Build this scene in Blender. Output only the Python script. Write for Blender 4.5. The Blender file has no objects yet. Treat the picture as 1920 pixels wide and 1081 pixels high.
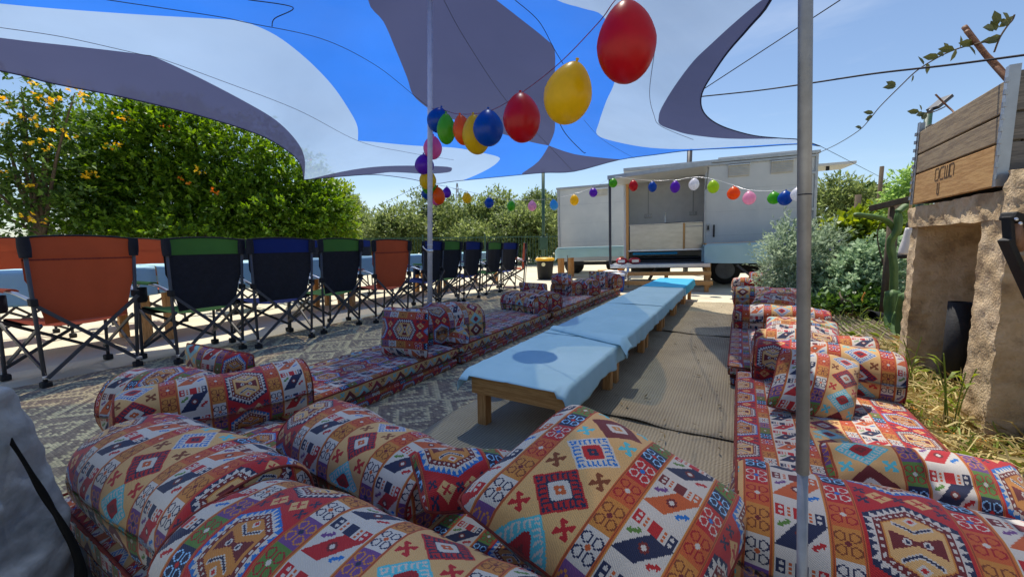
import bpy, bmesh, math, random
import numpy as np
from mathutils import Vector, Matrix, noise
from mathutils.geometry import delaunay_2d_cdt
random.seed(7); np.random.seed(7)
R = math.radians
S = bpy.context.scene
C = S.collection

# ------------------------------------------------------------------ camera
F, H0, PITCH, ROLL = 740.0, 0.92, R(6.35), R(0.7)
cam = bpy.data.cameras.new('camera'); cam.sensor_width = 36; cam.lens = 36*F/1920
cam.clip_start = 0.03; cam.clip_end = 3000
camo = bpy.data.objects.new('camera', cam); C.objects.link(camo)
camo.matrix_world = Matrix.Translation((0, 0, H0)) @ Matrix.Rotation(R(90)-PITCH, 4, 'X') @ Matrix.Rotation(-ROLL, 4, 'Z')
S.camera = camo
# ------------------------------------------------------------------ sky, sun, exposure
SUN_EL, SUN_AZ = R(67), R(-4)          # azimuth measured from +Y towards +X
w = bpy.data.worlds.new('World'); S.world = w; w.use_nodes = True
nt = w.node_tree; nt.nodes.clear()
sky = nt.nodes.new('ShaderNodeTexSky'); sky.sky_type = 'NISHITA'; sky.sun_disc = False
sky.sun_elevation = SUN_EL; sky.sun_rotation = SUN_AZ; sky.air_density = 1.0; sky.dust_density = .5; sky.ozone_density = 3.0
bg = nt.nodes.new('ShaderNodeBackground'); bg.inputs[1].default_value = 0.10
wo = nt.nodes.new('ShaderNodeOutputWorld')
# thin high cloud veil, part of the sky everywhere
tc = nt.nodes.new('ShaderNodeTexCoord'); mp = nt.nodes.new('ShaderNodeMapping'); mp.inputs['Scale'].default_value = (1.2, 1.2, 6)
cn = nt.nodes.new('ShaderNodeTexNoise'); cn.inputs['Scale'].default_value = 1.6; cn.inputs['Detail'].default_value = 7; cn.inputs['Roughness'].default_value = .62
cr = nt.nodes.new('ShaderNodeMapRange'); cr.inputs[1].default_value = .47; cr.inputs[2].default_value = .85; cr.inputs[3].default_value = 0; cr.inputs[4].default_value = .26
mx = nt.nodes.new('ShaderNodeMix'); mx.data_type = 'RGBA'; mx.inputs[7].default_value = (7.0, 7.4, 8.0, 1)
nt.links.new(tc.outputs['Generated'], mp.inputs[0]); nt.links.new(mp.outputs[0], cn.inputs['Vector']); nt.links.new(cn.outputs[0], cr.inputs[0])
nt.links.new(cr.outputs[0], mx.inputs[0]); nt.links.new(sky.outputs[0], mx.inputs[6]); nt.links.new(mx.outputs[2], bg.inputs[0])
nt.links.new(bg.outputs[0], wo.inputs[0])
sl = bpy.data.lights.new('sun', 'SUN'); sl.energy = 4.2; sl.angle = R(0.53); sl.color = (1, .94, .84)
so = bpy.data.objects.new('sun', sl); C.objects.link(so)
sd = Vector((math.cos(SUN_EL)*math.sin(SUN_AZ), math.cos(SUN_EL)*math.cos(SUN_AZ), math.sin(SUN_EL)))
so.rotation_euler = sd.to_track_quat('Z', 'Y').to_euler(); so.location = (0, 0, 30)
S.view_settings.view_transform = 'Standard'; S.view_settings.look = 'None'; S.view_settings.gamma = 1; S.view_settings.exposure = 0.55
S.view_settings.use_curve_mapping = False
S.cycles.transparent_max_bounces = 16; S.cycles.max_bounces = 8; S.cycles.use_denoising = True

# ------------------------------------------------------------------ camera-ray helpers (used only to read positions off the photo)
def ray(px, py):
    x = (px-960)/F; y = -(py-540.5)/F
    c, s = math.cos(ROLL), math.sin(ROLL); x, y = x*c+y*s, -x*s+y*c
    cp, sp = math.cos(PITCH), math.sin(PITCH)
    return Vector((x, cp+y*sp, y*cp-sp))
def G(px, py, z=0.0):
    r = ray(px, py); return Vector((0, 0, H0)) + r*((z-H0)/r.z)
def D(px, py, Y):
    r = ray(px, py); return Vector((0, 0, H0)) + r*(Y/r.y)
_r = ray(1385, 453); LANE = math.atan2(_r.x, _r.y)
U = Vector((math.sin(LANE), math.cos(LANE), 0)); N = Vector((U.y, -U.x, 0)); Z = Vector((0, 0, 1))
def W(a, b, z=0.0): return N*a + U*b + Z*z

# ------------------------------------------------------------------ mesh builder
class MB:
    def __init__(s): s.v = []; s.f = []; s.uv = []
    def add(s, vs, fs, uvs=None):
        o = len(s.v); s.v += [tuple(p) for p in vs]
        for k, f in enumerate(fs):
            s.f.append(tuple(i+o for i in f)); s.uv.append(uvs[k] if uvs else None)
        return s
    def box(s, c, size, M=None):
        x, y, z = (d/2 for d in size); c = Vector(c)
        vs = [Vector((i*x, j*y, k*z)) for i in (-1, 1) for j in (-1, 1) for k in (-1, 1)]
        if M is not None: vs = [M @ v for v in vs]
        fs = [(0,1,3,2), (4,6,7,5), (0,4,5,1), (2,3,7,6), (0,2,6,4), (1,5,7,3)]
        return s.add([c+v for v in vs], fs)
    def bar(s, p, q, wd, hg, up=None):
        p, q = Vector(p), Vector(q); d = (q-p); L = d.length; d = d/L
        up = Vector(up) if up is not None else (Z if abs(d.z) < .95 else Vector((1, 0, 0)))
        sx = d.cross(up).normalized(); uz = sx.cross(d).normalized()
        M = Matrix((sx, d, uz)).transposed()
        return s.box((p+q)/2, (wd, L, hg), M)
    def tube(s, pts, r, n=8, cap=True):
        pts = [Vector(p) for p in pts]; rs = r if isinstance(r, (list, tuple)) else [r]*len(pts)
        o = []; prev = None
        for i, p in enumerate(pts):
            d = (pts[min(i+1, len(pts)-1)] - pts[max(i-1, 0)]).normalized()
            if prev is None:
                a = Vector((0, 0, 1)) if abs(d.z) < .9 else Vector((1, 0, 0)); e = d.cross(a).normalized()
            else:
                e = (prev - d*prev.dot(d)); e = e.normalized() if e.length > 1e-6 else d.orthogonal().normalized()
            prev = e; g = d.cross(e)
            o.append([p + (e*math.cos(2*math.pi*k/n) + g*math.sin(2*math.pi*k/n))*rs[i] for k in range(n)])
        vs = [v for ring in o for v in ring]; fs = []
        for i in range(len(pts)-1):
            for k in range(n): fs.append((i*n+k, i*n+(k+1) % n, (i+1)*n+(k+1) % n, (i+1)*n+k))
        if cap: fs += [tuple(range(n-1, -1, -1)), tuple((len(pts)-1)*n+k for k in range(n))]
        return s.add(vs, fs)
    def lathe(s, prof, n=24, M=None):
        vs = []; fs = []
        for (r, z) in prof:
            for k in range(n): vs.append(Vector((r*math.cos(2*math.pi*k/n), r*math.sin(2*math.pi*k/n), z)))
        if M is not None: vs = [M @ v for v in vs]
        for i in range(len(prof)-1):
            for k in range(n): fs.append((i*n+k, i*n+(k+1) % n, (i+1)*n+(k+1) % n, (i+1)*n+k))
        fs += [tuple(range(n-1, -1, -1)), tuple((len(prof)-1)*n+k for k in range(n))]
        return s.add(vs, fs)
    def grid(s, fn, nu, nv, uvfn=None, wrap=False):
        vs = [fn(i/nu, j/nv) for i in range(nu+1) for j in range(nv+1)]; fs = []; uvs = []
        for i in range(nu):
            for j in range(nv):
                a = i*(nv+1)+j; f = (a, a+nv+1, a+nv+2, a+1); fs.append(f)
                if uvfn: uvs.append([uvfn(*q) for q in ((i/nu, j/nv), ((i+1)/nu, j/nv), ((i+1)/nu, (j+1)/nv), (i/nu, (j+1)/nv))])
        return s.add(vs, fs, uvs if uvfn else None)
    def build(s, name, mat, parent=None, smooth=False, off=None, bevel=0):
        me = bpy.data.meshes.new(name)
        vs = s.v if off is None else [(a-off[0], b-off[1], c-off[2]) for a, b, c in s.v]
        me.from_pydata(vs, [], s.f)
        if any(u is not None for u in s.uv):
            l = me.uv_layers.new(name='UVMap'); arr = []
            for u, f in zip(s.uv, s.f): arr += [c for q in (u or [(0, 0)]*len(f)) for c in q]
            l.data.foreach_set('uv', arr)
        me.materials.append(mat)
        if smooth: me.polygons.foreach_set('use_smooth', [True]*len(me.polygons))
        me.update()
        o = bpy.data.objects.new(name, me); C.objects.link(o)
        if parent is not None: o.parent = parent
        if bevel:
            m = o.modifiers.new('bevel', 'BEVEL'); m.width = bevel; m.segments = 2; m.limit_method = 'ANGLE'
        return o
def tag(o, label=None, cat=None, group=None, kind=None):
    if label: o['label'] = label
    if cat: o['category'] = cat
    if group: o['group'] = group
    if kind: o['kind'] = kind
    return o
def thing(name, label, cat, loc, rz=0, group=None, M=None):
    o = bpy.data.objects.new(name, None); C.objects.link(o); o.empty_display_size = .1
    if M is not None: o.matrix_world = M
    else: o.location = loc; o.rotation_euler = (0, 0, rz)
    return tag(o, label, cat, group)
def copy_tree(o, parent=None):
    c = o.copy(); C.objects.link(c); c.parent = parent
    for ch in o.children: copy_tree(ch, c)
    return c
def spline(pts, n=8):
    pts = [Vector(p) for p in pts]; out = []
    for i in range(len(pts)-1):
        p0, p1, p2, p3 = pts[max(i-1, 0)], pts[i], pts[i+1], pts[min(i+2, len(pts)-1)]
        for k in range(n):
            t = k/n
            out.append(.5*((2*p1)+(p2-p0)*t+(2*p0-5*p1+4*p2-p3)*t*t+(3*p1-p0-3*p2+p3)*t**3))
    return out+[pts[-1]]

# ------------------------------------------------------------------ materials
def srgb(r, g, b):
    f = lambda c: (c/12.92 if c <= .04045 else ((c+.055)/1.055)**2.4)
    return (f(r/255), f(g/255), f(b/255), 1)
def newmat(name):
    m = bpy.data.materials.new(name); m.use_nodes = True
    t = m.node_tree; return m, t, t.nodes['Principled BSDF'], t.nodes['Material Output']
def nd(t, typ, **kw):
    n = t.nodes.new(typ)
    for k, v in kw.items():
        if isinstance(k, str) and hasattr(n, k): setattr(n, k, v)
        else: n.inputs[k.replace('_', ' ')].default_value = v
    return n
def noisy(name, cols, scale=8, rough=.8, bump=.2, bscale=60, metal=0, stretch=(1, 1, 1), detail=6, spec=.4, dist=.01):
    m, t, b, o = newmat(name); L = t.links.new
    tc = nd(t, 'ShaderNodeTexCoord'); mp = nd(t, 'ShaderNodeMapping'); mp.inputs['Scale'].default_value = stretch
    L(tc.outputs['Object'], mp.inputs[0])
    n = nd(t, 'ShaderNodeTexNoise'); n.inputs['Scale'].default_value = scale; n.inputs['Detail'].default_value = detail; n.inputs['Roughness'].default_value = .6
    L(mp.outputs[0], n.inputs['Vector'])
    r = nd(t, 'ShaderNodeValToRGB'); e = r.color_ramp.elements
    k = len(cols)
    while len(e) < k: e.new(.5)
    for i, c in enumerate(cols): e[i].position = .3+.4*i/max(k-1, 1); e[i].color = c
    L(n.outputs[0], r.inputs[0]); L(r.outputs[0], b.inputs['Base Color'])
    b.inputs['Roughness'].default_value = rough; b.inputs['Metallic'].default_value = metal; b.inputs['Specular IOR Level'].default_value = spec
    if bump:
        n2 = nd(t, 'ShaderNodeTexNoise'); n2.inputs['Scale'].default_value = bscale; n2.inputs['Detail'].default_value = 5
        L(mp.outputs[0], n2.inputs['Vector'])
        bp = nd(t, 'ShaderNodeBump'); bp.inputs['Strength'].default_value = bump; bp.inputs['Distance'].default_value = dist
        L(n2.outputs[0], bp.inputs['Height']); L(bp.outputs[0], b.inputs['Normal'])
    return m
def wood(name, c1, c2, axis=1, scale=6):
    st = [14, 14, 14]; st[axis] = 1.2
    return noisy(name, [c1, c2, c1, c2], scale=scale, rough=.65, bump=.25, bscale=20, stretch=tuple(st), dist=.004)
def leafmat(name, c1, c2, trans=.35, rough=.45):
    m, t, b, o = newmat(name); L = t.links.new
    g = nd(t, 'ShaderNodeNewGeometry'); r = nd(t, 'ShaderNodeValToRGB'); r.color_ramp.elements[0].color = c1; r.color_ramp.elements[1].color = c2
    L(g.outputs['Random Per Island'], r.inputs[0]); L(r.outputs[0], b.inputs['Base Color'])
    b.inputs['Roughness'].default_value = rough; b.inputs['Specular IOR Level'].default_value = .35
    tr = nd(t, 'ShaderNodeBsdfTranslucent')
    hs = nd(t, 'ShaderNodeHueSaturation'); hs.inputs['Value'].default_value = 1.5; hs.inputs['Saturation'].default_value = 1.1; hs.inputs['Hue'].default_value = .485
    L(r.outputs[0], hs.inputs['Color']); L(hs.outputs[0], tr.inputs[0])
    mix = nd(t, 'ShaderNodeMixShader'); mix.inputs[0].default_value = trans
    L(b.outputs[0], mix.inputs[1]); L(tr.outputs[0], mix.inputs[2]); L(mix.outputs[0], o.inputs[0])
    return m

# --- kilim cloth: the woven design is computed here, stitch by stitch
PW, PH, PPC = 66.0, 42.0, 16
def kilim_pattern():
    nx, ny = int(PW*PPC), int(PH*PPC)
    x = (np.arange(nx)+.5)/PPC; y = (np.arange(ny)+.5)/PPC
    Xg, Yg = np.meshgrid(x, y); img = np.zeros((ny, nx, 3))
    # stair-stepped outlines of a woven design
    q = .25; X = (np.floor(Xg/q)+.5)*q; Y = (np.floor(Yg/q)+.5)*q
    col = dict(red=(160,34,38), navy=(34,40,66), white=(182,174,165), tan=(190,150,98), gold=(174,114,54), orange=(172,82,44),
               teal=(78,166,176), purple=(98,62,112), green=(80,112,52), maroon=(98,36,38), blue=(32,98,164), lblue=(130,180,220), dred=(140,28,34), brown=(110,58,34))
    def put(m, c): img[m] = col[c]
    def band(x0, x1): return (Xg >= x0) & (Xg < x1)
    def flower(x0):
        cx = x0+2.5; bm = band(x0, x0+5)
        sch = [('navy','lblue','red'), ('green','dred','white'), ('purple','gold','navy'), ('white','navy','orange'), ('gold','brown','maroon'), ('orange','dred','white'), ('red','white','blue')]
        for k, (bgc, pc, cc) in enumerate(sch):
            cy = k*6+3; m = bm & (Yg >= k*6) & (Yg < k*6+6); put(m, bgc)
            dx, dy = np.abs(X-cx), np.abs(Y-cy)
            rr = np.hypot(dx-1.05, dy-1.25); put(m & (rr < .92) & (rr > .66) & ~((dx < .55) & (dy < .6)), pc)
            put(m & (np.hypot(dx, dy) < .5), cc)
        for e in (x0, x0+4.5): put(band(e, e+.5), 'orange')
        for e in (x0+.2, x0+4.7): put(band(e, e+.12), 'brown')
    def cross(m, cx, cy, c, s=1.0):
        dx, dy = X-cx, Y-cy; a, b2 = np.abs(dx)/s, np.abs(dy)/s
        put(m & (np.abs(a-b2) < .5) & (a < 1.5) & (b2 < 1.6), c)
        put(m & (a > .9) & (a < 1.6) & (b2 > .3) & (b2 < 1.3) & (dx*dy > 0), c); put(m & (b2 > 1.0) & (b2 < 1.7) & (a < .9) & (a > .1) & (dx*dy < 0), c)
    def diamonds(x0, wd):
        m0 = band(x0, x0+wd); put(m0, 'tan'); cx = x0+wd/2
        sch = [('maroon','maroon','white','gold'), ('teal','white','dred','maroon'), ('red','navy','white','orange'), ('white','blue','red','navy')]
        for k, (c1, hk, c2, c3) in enumerate(sch):
            cy = k*10.5+5.25; dx, dy = X-cx, Y-cy; d = np.abs(dx)/5.9+np.abs(dy)/5.3
            m = m0 & (d < 1); put(m, c1)
            s1 = (dx/5.9-dy/5.3)*4.2; s2 = (dx/5.9+dy/5.3)*4.2
            t = np.where(dx*dy > 0, s1, s2); tt = t-np.floor(t)
            put(m & (d > .55) & (d < .9) & (tt < .38), hk); put(m & (d > .8) & (d < .9) & (tt < .7), hk)
            put(m0 & (d < .52), 'navy' if hk == 'navy' else c1); put(m0 & (d < .46), c2); put(m0 & (d < .22), c3); put(m0 & (d < .08), c2)
            for sx in (-1, 1): cross(m0, cx+sx*4.6, (cy+5.25) % PH if cy+5.25 < PH-.1 else 0, ('teal','red','brown','teal')[k], .9)
            if k == 3:
                for sx in (-1, 1): cross(m0, cx+sx*4.6, PH, 'teal', .9)
    def zigzag(x0, wd):
        m0 = band(x0, x0+wd); put(m0, 'white'); cx = x0+wd/2; hw = wd/2
        cc = [('navy','red'), ('red','navy'), ('navy','red'), ('orange','maroon')]
        for k, (c1, c2) in enumerate(cc):
            cy = k*10.5+5.25; dx, dy = X-cx, Y-cy
            m = m0 & (np.abs(dy) <= 5.25)
            sl = dx - dy*.75
            put(m & (np.abs(sl) < 2.1) & (np.abs(dy) < 3.0), c1)
            put(m & (np.hypot(dx, dy) < .9), 'maroon'); put(m & (np.hypot(dx, dy) < .45), 'white')
            yb = dy-4.0
            put(m & (np.abs(yb) < 1.25) & (np.abs(dx) < hw-.5), c2)
            for s in (-1, 1):
                put(m & (np.abs(yb) < 1.25) & (np.abs(dx-s*1.75) < .75), 'white')
                for yy in (-.75, 0, .75): put(m & (np.hypot(dx-s*1.75, yb-yy) < .3), 'orange')
                put(m & (np.abs(yb) < 1.25) & (dx*s > 2.5) & (np.abs(dx) < hw-.5), c1 if s > 0 else c2)
                for yy in (-.55, .55): put(m & (np.hypot(dx-s*3.1, yb-yy) < .34), 'white')
            for sx, sy, ac in ((1, -1, 'blue' if k % 2 else 'red'), (-1, 1, 'purple' if k % 2 else 'green')):
                ax, ay = dx-sx*2.6, dy-sy*1.3
                u, v = ax*.8+ay*.6, -ax*.6+ay*.8
                put(m & (np.abs(v) < .28) & (np.abs(u) < 1.1), ac); put(m & (np.abs(u) > .55) & (np.abs(v) < (1.3-np.abs(u))*1.0), ac)
        put(band(x0, x0+.25), 'gold'); put(band(x0+wd-.25, x0+wd), 'gold')
    def hexes(x0, wd):
        m0 = band(x0, x0+wd); put(m0, 'red'); cx = x0+wd/2
        for k in range(2):
            cy = k*21+8.6; dx, dy = X-cx, Y-cy; ax, ay = np.abs(dx), np.abs(dy)
            hd = lambda w_, h_: np.maximum(ax/w_, (ay+ax*.55)/h_)      # elongated hexagon metric
            d = hd(6.6, 8.6)
            ang = np.arctan2(dy/8.4, dx/6.6); per = np.abs(((ang/(2*math.pi)*34) % 1)-.5)*2
            put(m0 & (d < 1.0), 'blue' if k == 0 else 'navy')
            put(m0 & (d < .98-.16*per), 'white')
            put(m0 & (d < .8), 'maroon')
            put(m0 & (d < .755) & (d > .69) & (((ang/(2*math.pi)*30) % 1) < .45), 'white')
            put(m0 & (d < .65), 'gold'); put(m0 & (d < .62), 'tan' if k else 'gold')
            mi = m0 & (d < .62)
            put(mi & (ay < .35+ax*.42) & (ax < 3.6), 'maroon')
            for s in (-1, 1):
                put(mi & (np.hypot(dx-s*1.3, dy) < .62), 'white'); put(mi & (np.hypot(dx-s*1.3, dy) < .3), 'navy')
                zz = np.abs(dy-s*(2.0+np.abs(np.abs(dx)-0)*.55)); put(mi & (zz < .42) & (ax < 2.8), 'white'); put(mi & (zz < .2) & (ax < 2.6), 'navy')
                put(mi & (ax+np.abs(dy-s*4.2) < .95), 'white'); put(mi & (ax+np.abs(dy-s*4.2) < .5), 'red')
            gy = cy+10.5
            for off in (0, -PH):
                for s in (-1, 1):
                    ex, ey = X-(cx+s*2.9), Y-(gy+off)
                    dd = np.abs(ex)/2.1+np.abs(ey)/2.0; put(m0 & (dd < 1), 'tan'); put(m0 & (dd < .8) & (np.abs(np.abs(ex)-np.abs(ey)) < .28), 'red')
                    cross(m0, cx+s*5.6, gy+off-1.6, 'navy', .55)
                    cross(m0, cx+s*5.6, gy+off+1.6, 'navy', .55)
                cross(m0, cx, gy+off, 'navy', .5)
    flower(0); diamonds(5, 13.5); flower(18.5); zigzag(23.5, 9); flower(32.5); hexes(37.5, 14); flower(51.5); zigzag(56.5, 9.5)
    # weft ribs: tiny value shifts thread by thread
    ribs = 1+.05*np.sign(np.sin((Xg+Yg*.35)*2*math.pi/.28))[..., None]*1.0
    return np.clip(img/255*ribs*(1+np.random.normal(0, .03, (ny, nx, 1))), 0, 1)
def mat_pattern():
    # plastic-straw mat: short woven blocks, concentric diamonds in cream
    nx, ny = 264, 528
    I, J = np.meshgrid(np.arange(nx), np.arange(ny))
    bi, bj = (I+(J//4 % 2)*3)//6, J//4
    rng = np.random.default_rng(3); rnd = rng.random((ny//4+2, nx//6+3))[bj, bi]
    cx = np.abs((bi % 22)-11); cy = np.abs((bj % 44)-22)/2
    d = cx+cy
    light = (np.abs(d-9.5) < 1.3) | (np.abs(d-5.5) < 1.0) | (d < 1.6) | (np.abs(d-17) < 1.0) | ((bi % 22 == 0) & (bj % 3 < 2))
    chk = ((bi+bj) % 4 == 0)
    cream = np.array((206, 198, 160))/255; b1 = np.array((134, 122, 108))/255; b2 = np.array((150, 139, 122))/255; b3 = np.array((122, 110, 98))/255
    img = np.where((rnd < .33)[..., None], b1, np.where((rnd < .66)[..., None], b2, b3))
    img = np.where((light | (chk & (rnd > .75)))[..., None], cream*(.9+.15*rnd[..., None]), img)
    img = img*np.where((J % 4 == 0) | ((I+(J//4 % 2)*3) % 6 == 0), .84, 1.0)[..., None]
    return np.clip(img*(1+np.random.normal(0, .06, (ny, nx, 1))), 0, 1)
def make_image(name, arr):
    ny, nx = arr.shape[:2]; im = bpy.data.images.new(name, nx, ny)
    px = np.ones((ny, nx, 4), dtype=np.float32); px[..., :3] = arr
    im.pixels.foreach_set(px.ravel()); im.update(); im.pack(); return im
KIL = make_image('kilim weave', kilim_pattern()); MATI = make_image('mat weave', mat_pattern())
def cloth_tex(name, im, rough=.9, wave=420, bump=.35, tint=None, wavedist=.0015):
    m, t, b, o = newmat(name); L = t.links.new
    uv = nd(t, 'ShaderNodeUVMap'); im_ = nd(t, 'ShaderNodeTexImage'); im_.image = im; im_.interpolation = 'Linear'
    L(uv.outputs[0], im_.inputs[0])
    n = nd(t, 'ShaderNodeTexNoise'); n.inputs['Scale'].default_value = 3.0; n.inputs['Detail'].default_value = 6
    tc = nd(t, 'ShaderNodeTexCoord'); L(tc.outputs['Object'], n.inputs['Vector'])
    mr = nd(t, 'ShaderNodeMapRange'); mr.inputs[1].default_value = .3; mr.inputs[2].default_value = .7; mr.inputs[3].default_value = .86; mr.inputs[4].default_value = 1.08
    L(n.outputs[0], mr.inputs[0])
    mu = nd(t, 'ShaderNodeMix'); mu.data_type = 'RGBA'; mu.blend_type = 'MULTIPLY'; mu.inputs[0].default_value = 1
    L(im_.outputs[0], mu.inputs[6]); L(mr.outputs[0], mu.inputs[7])
    out = mu.outputs[2]
    if tint:
        m2 = nd(t, 'ShaderNodeMix'); m2.data_type = 'RGBA'; m2.blend_type = 'MULTIPLY'; m2.inputs[0].default_value = 1; m2.inputs[7].default_value = tint
        L(out, m2.inputs[6]); out = m2.outputs[2]
    L(out, b.inputs['Base Color']); b.inputs['Roughness'].default_value = rough; b.inputs['Specular IOR Level'].default_value = .25
    b.inputs['Sheen Weight'].default_value = .15
    wv = nd(t, 'ShaderNodeTexWave'); wv.bands_direction = 'DIAGONAL'; wv.inputs['Scale'].default_value = wave/6.283; wv.inputs['Distortion'].default_value = .6
    L(uv.outputs[0], wv.inputs['Vector'])
    bp = nd(t, 'ShaderNodeBump'); bp.inputs['Strength'].default_value = bump; bp.inputs['Distance'].default_value = wavedist
    L(wv.outputs[0], bp.inputs['Height']); L(bp.outputs[0], b.inputs['Normal'])
    return m
M_kil = cloth_tex('kilim cloth', KIL)
M_pip = noisy('maroon piping', [srgb(95, 30, 36), srgb(140, 60, 40)], scale=90, rough=.9)
M_mat = cloth_tex('woven plastic mat', MATI, rough=.92, wave=900, bump=.5, tint=(1.30, 1.12, .90, 1))
def sailmat(name, c, transp, tcol):
    m, t, b, o = newmat(name); L = t.links.new
    n = nd(t, 'ShaderNodeTexNoise'); n.inputs['Scale'].default_value = .8; n.inputs['Detail'].default_value = 8
    tc = nd(t, 'ShaderNodeTexCoord'); L(tc.outputs['Object'], n.inputs['Vector'])
    mr = nd(t, 'ShaderNodeMapRange'); mr.inputs[1].default_value = .3; mr.inputs[2].default_value = .75; mr.inputs[3].default_value = .88; mr.inputs[4].default_value = 1.05
    L(n.outputs[0], mr.inputs[0])
    mu = nd(t, 'ShaderNodeMix'); mu.data_type = 'RGBA'; mu.blend_type = 'MULTIPLY'; mu.inputs[0].default_value = 1; mu.inputs[6].default_value = c
    L(mr.outputs[0], mu.inputs[7])
    b.inputs['Roughness'].default_value = .7; b.inputs['Specular IOR Level'].default_value = .2; L(mu.outputs[2], b.inputs['Base Color'])
    tl = nd(t, 'ShaderNodeBsdfTranslucent'); L(mu.outputs[2], tl.inputs[0])
    tp = nd(t, 'ShaderNodeBsdfTransparent'); tp.inputs[0].default_value = tcol
    bn = nd(t, 'ShaderNodeTexNoise'); bn.inputs['Scale'].default_value = 1.1; bn.inputs['Detail'].default_value = 2.5; bn.inputs['Distortion'].default_value = .2
    L(tc.outputs['Object'], bn.inputs['Vector'])
    bq = nd(t, 'ShaderNodeBump'); bq.inputs['Strength'].default_value = .35; bq.inputs['Distance'].default_value = .16; L(bn.outputs[0], bq.inputs['Height'])
    L(bq.outputs[0], b.inputs['Normal']); L(bq.outputs[0], tl.inputs['Normal'])
    m1 = nd(t, 'ShaderNodeMixShader'); m1.inputs[0].default_value = .55; L(b.outputs[0], m1.inputs[1]); L(tl.outputs[0], m1.inputs[2])
    m2 = nd(t, 'ShaderNodeMixShader'); m2.inputs[0].default_value = transp; L(m1.outputs[0], m2.inputs[1]); L(tp.outputs[0], m2.inputs[2])
    L(m2.outputs[0], o.inputs[0]); return m
M_sb = sailmat('sail fabric blue', srgb(5, 112, 226), .18, (.78, .90, 1, 1))
M_sw = sailmat('sail fabric pale', srgb(156, 180, 212), .26, (1, .97, .93, 1))
M_sd = sailmat('sail fabric slate', srgb(64, 68, 98), .055, (.6, .6, .75, 1))
M_cord = noisy('black cord', [srgb(28, 26, 34), srgb(45, 42, 50)], rough=.8)
M_steel = noisy('galvanised pole', [srgb(112, 114, 120), srgb(150, 152, 158)], scale=14, rough=.46, bump=.08, metal=.45)
M_pale = noisy('grey painted pole', [srgb(168, 170, 178), srgb(190, 190, 196)], scale=20, rough=.5, bump=.05)
M_dgreen = noisy('dark green paint', [srgb(38, 66, 56), srgb(54, 88, 72)], rough=.5)
M_pine = wood('pine wood', srgb(186, 132, 74), srgb(212, 164, 104), axis=1)
M_pinez = wood('pine wood upright', srgb(178, 122, 66), srgb(206, 156, 96), axis=2)
def cloth_plain(name, c1, c2, trans=.2, rough=.75):
    m = noisy(name, [c1, c2], scale=3, rough=rough, bump=.25, bscale=14, spec=.25, dist=.01)
    t = m.node_tree; b = t.nodes['Principled BSDF']; o = t.nodes['Material Output']
    tl = t.nodes.new('ShaderNodeBsdfTranslucent'); tl.inputs[0].default_value = c2
    mix = t.nodes.new('ShaderNodeMixShader'); mix.inputs[0].default_value = trans
    t.links.new(b.outputs[0], mix.inputs[1]); t.links.new(tl.outputs[0], mix.inputs[2]); t.links.new(mix.outputs[0], o.inputs[0]); return m
M_cl = cloth_plain('sky blue tablecloth', srgb(168, 206, 216), srgb(184, 218, 228))
M_ct = cloth_plain('turquoise tablecloth', srgb(60, 166, 204), srgb(76, 180, 216))
M_cp = cloth_plain('pale aqua tablecloth', srgb(168, 210, 216), srgb(182, 220, 226), .35)
M_frame = noisy('dark grey tube', [srgb(56, 57, 62), srgb(70, 71, 76)], rough=.42, bump=.05)
M_black = noisy('black nylon', [srgb(22, 23, 30), srgb(32, 33, 42)], scale=30, rough=.85, bump=.3, bscale=40, dist=.006)
M_rub = noisy('black rubber', [srgb(18, 18, 20), srgb(34, 34, 36)], rough=.7)
def nylon(name, c): 
    r, g, b = c; return cloth_plain(name, srgb(r*.9, g*.9, b*.9), srgb(r, g, b), .14, .85)
M_or = nylon('orange nylon', (184, 84, 50)); M_gr = nylon('green nylon', (70, 116, 54)); M_bl = nylon('navy blue nylon', (24, 42, 106))
M_silver = noisy('bare aluminium', [srgb(200, 202, 206), srgb(222, 224, 228)], rough=.3, metal=.8, bump=0)

# ------------------------------------------------------------------ ground
def sheet(name, label, cat, a0, a1, b0, b1, z, mat, na=8, nb=30, uv=(.6, 1.2), lump=.004, seed=0, kind=None, border=0):
    mb = MB(); L0 = W((a0+a1)/2, (b0+b1)/2, 0)
    def f(i, j, k=1):
        a = a0+(a1-a0)*i; b = b0+(b1-b0)*j
        e = .02*noise.noise(Vector((b*2, a*1.3, seed))) 
        zz = z + lump*(noise.noise(Vector((a*3, b*3, seed)))+.8) + .5*lump*noise.noise(Vector((a*11, b*11, seed)))
        return W(a+(e if i in (0, 1) else 0), b+(e if j in (0, 1) else 0), max(zz, z*.5))
    mb.grid(f, na, nb, lambda i, j: ((a0+(a1-a0)*i)/uv[0], (b0+(b1-b0)*j)/uv[1]))
    o = mb.build(name, mat, off=L0, smooth=True); o.location = L0
    sm = o.modifiers.new('thickness', 'SOLIDIFY'); sm.thickness = .003; sm.offset = 1
    return tag(o, label, cat, kind=kind)
M_ground = noisy('dusty concrete ground', [srgb(182, 173, 150), srgb(206, 197, 172), srgb(194, 185, 161)], scale=1.3, rough=.95, bump=.35, bscale=45, detail=9, dist=.01)
mb = MB(); 
def _g(i, j):
    x = -900+1800*i; y = -300+2300*j; return Vector((x, y, 0))
mb.grid(_g, 4, 4)
tag(mb.build('ground', M_ground), kind='structure')
M_soil = noisy('dry soil', [srgb(112, 92, 64), srgb(150, 128, 90), srgb(128, 104, 72)], scale=5, rough=1, bump=.6, bscale=30, dist=.02)
mb = MB()
mb.grid(lambda i, j: W(.66+4.0*i, -1+9.0*j, .012+.05*max(0, noise.noise(Vector((i*9, j*18, 3))))*min(1, i*8)), 30, 60)
tag(mb.build('garden_soil', M_soil, smooth=True), kind='structure')

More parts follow.
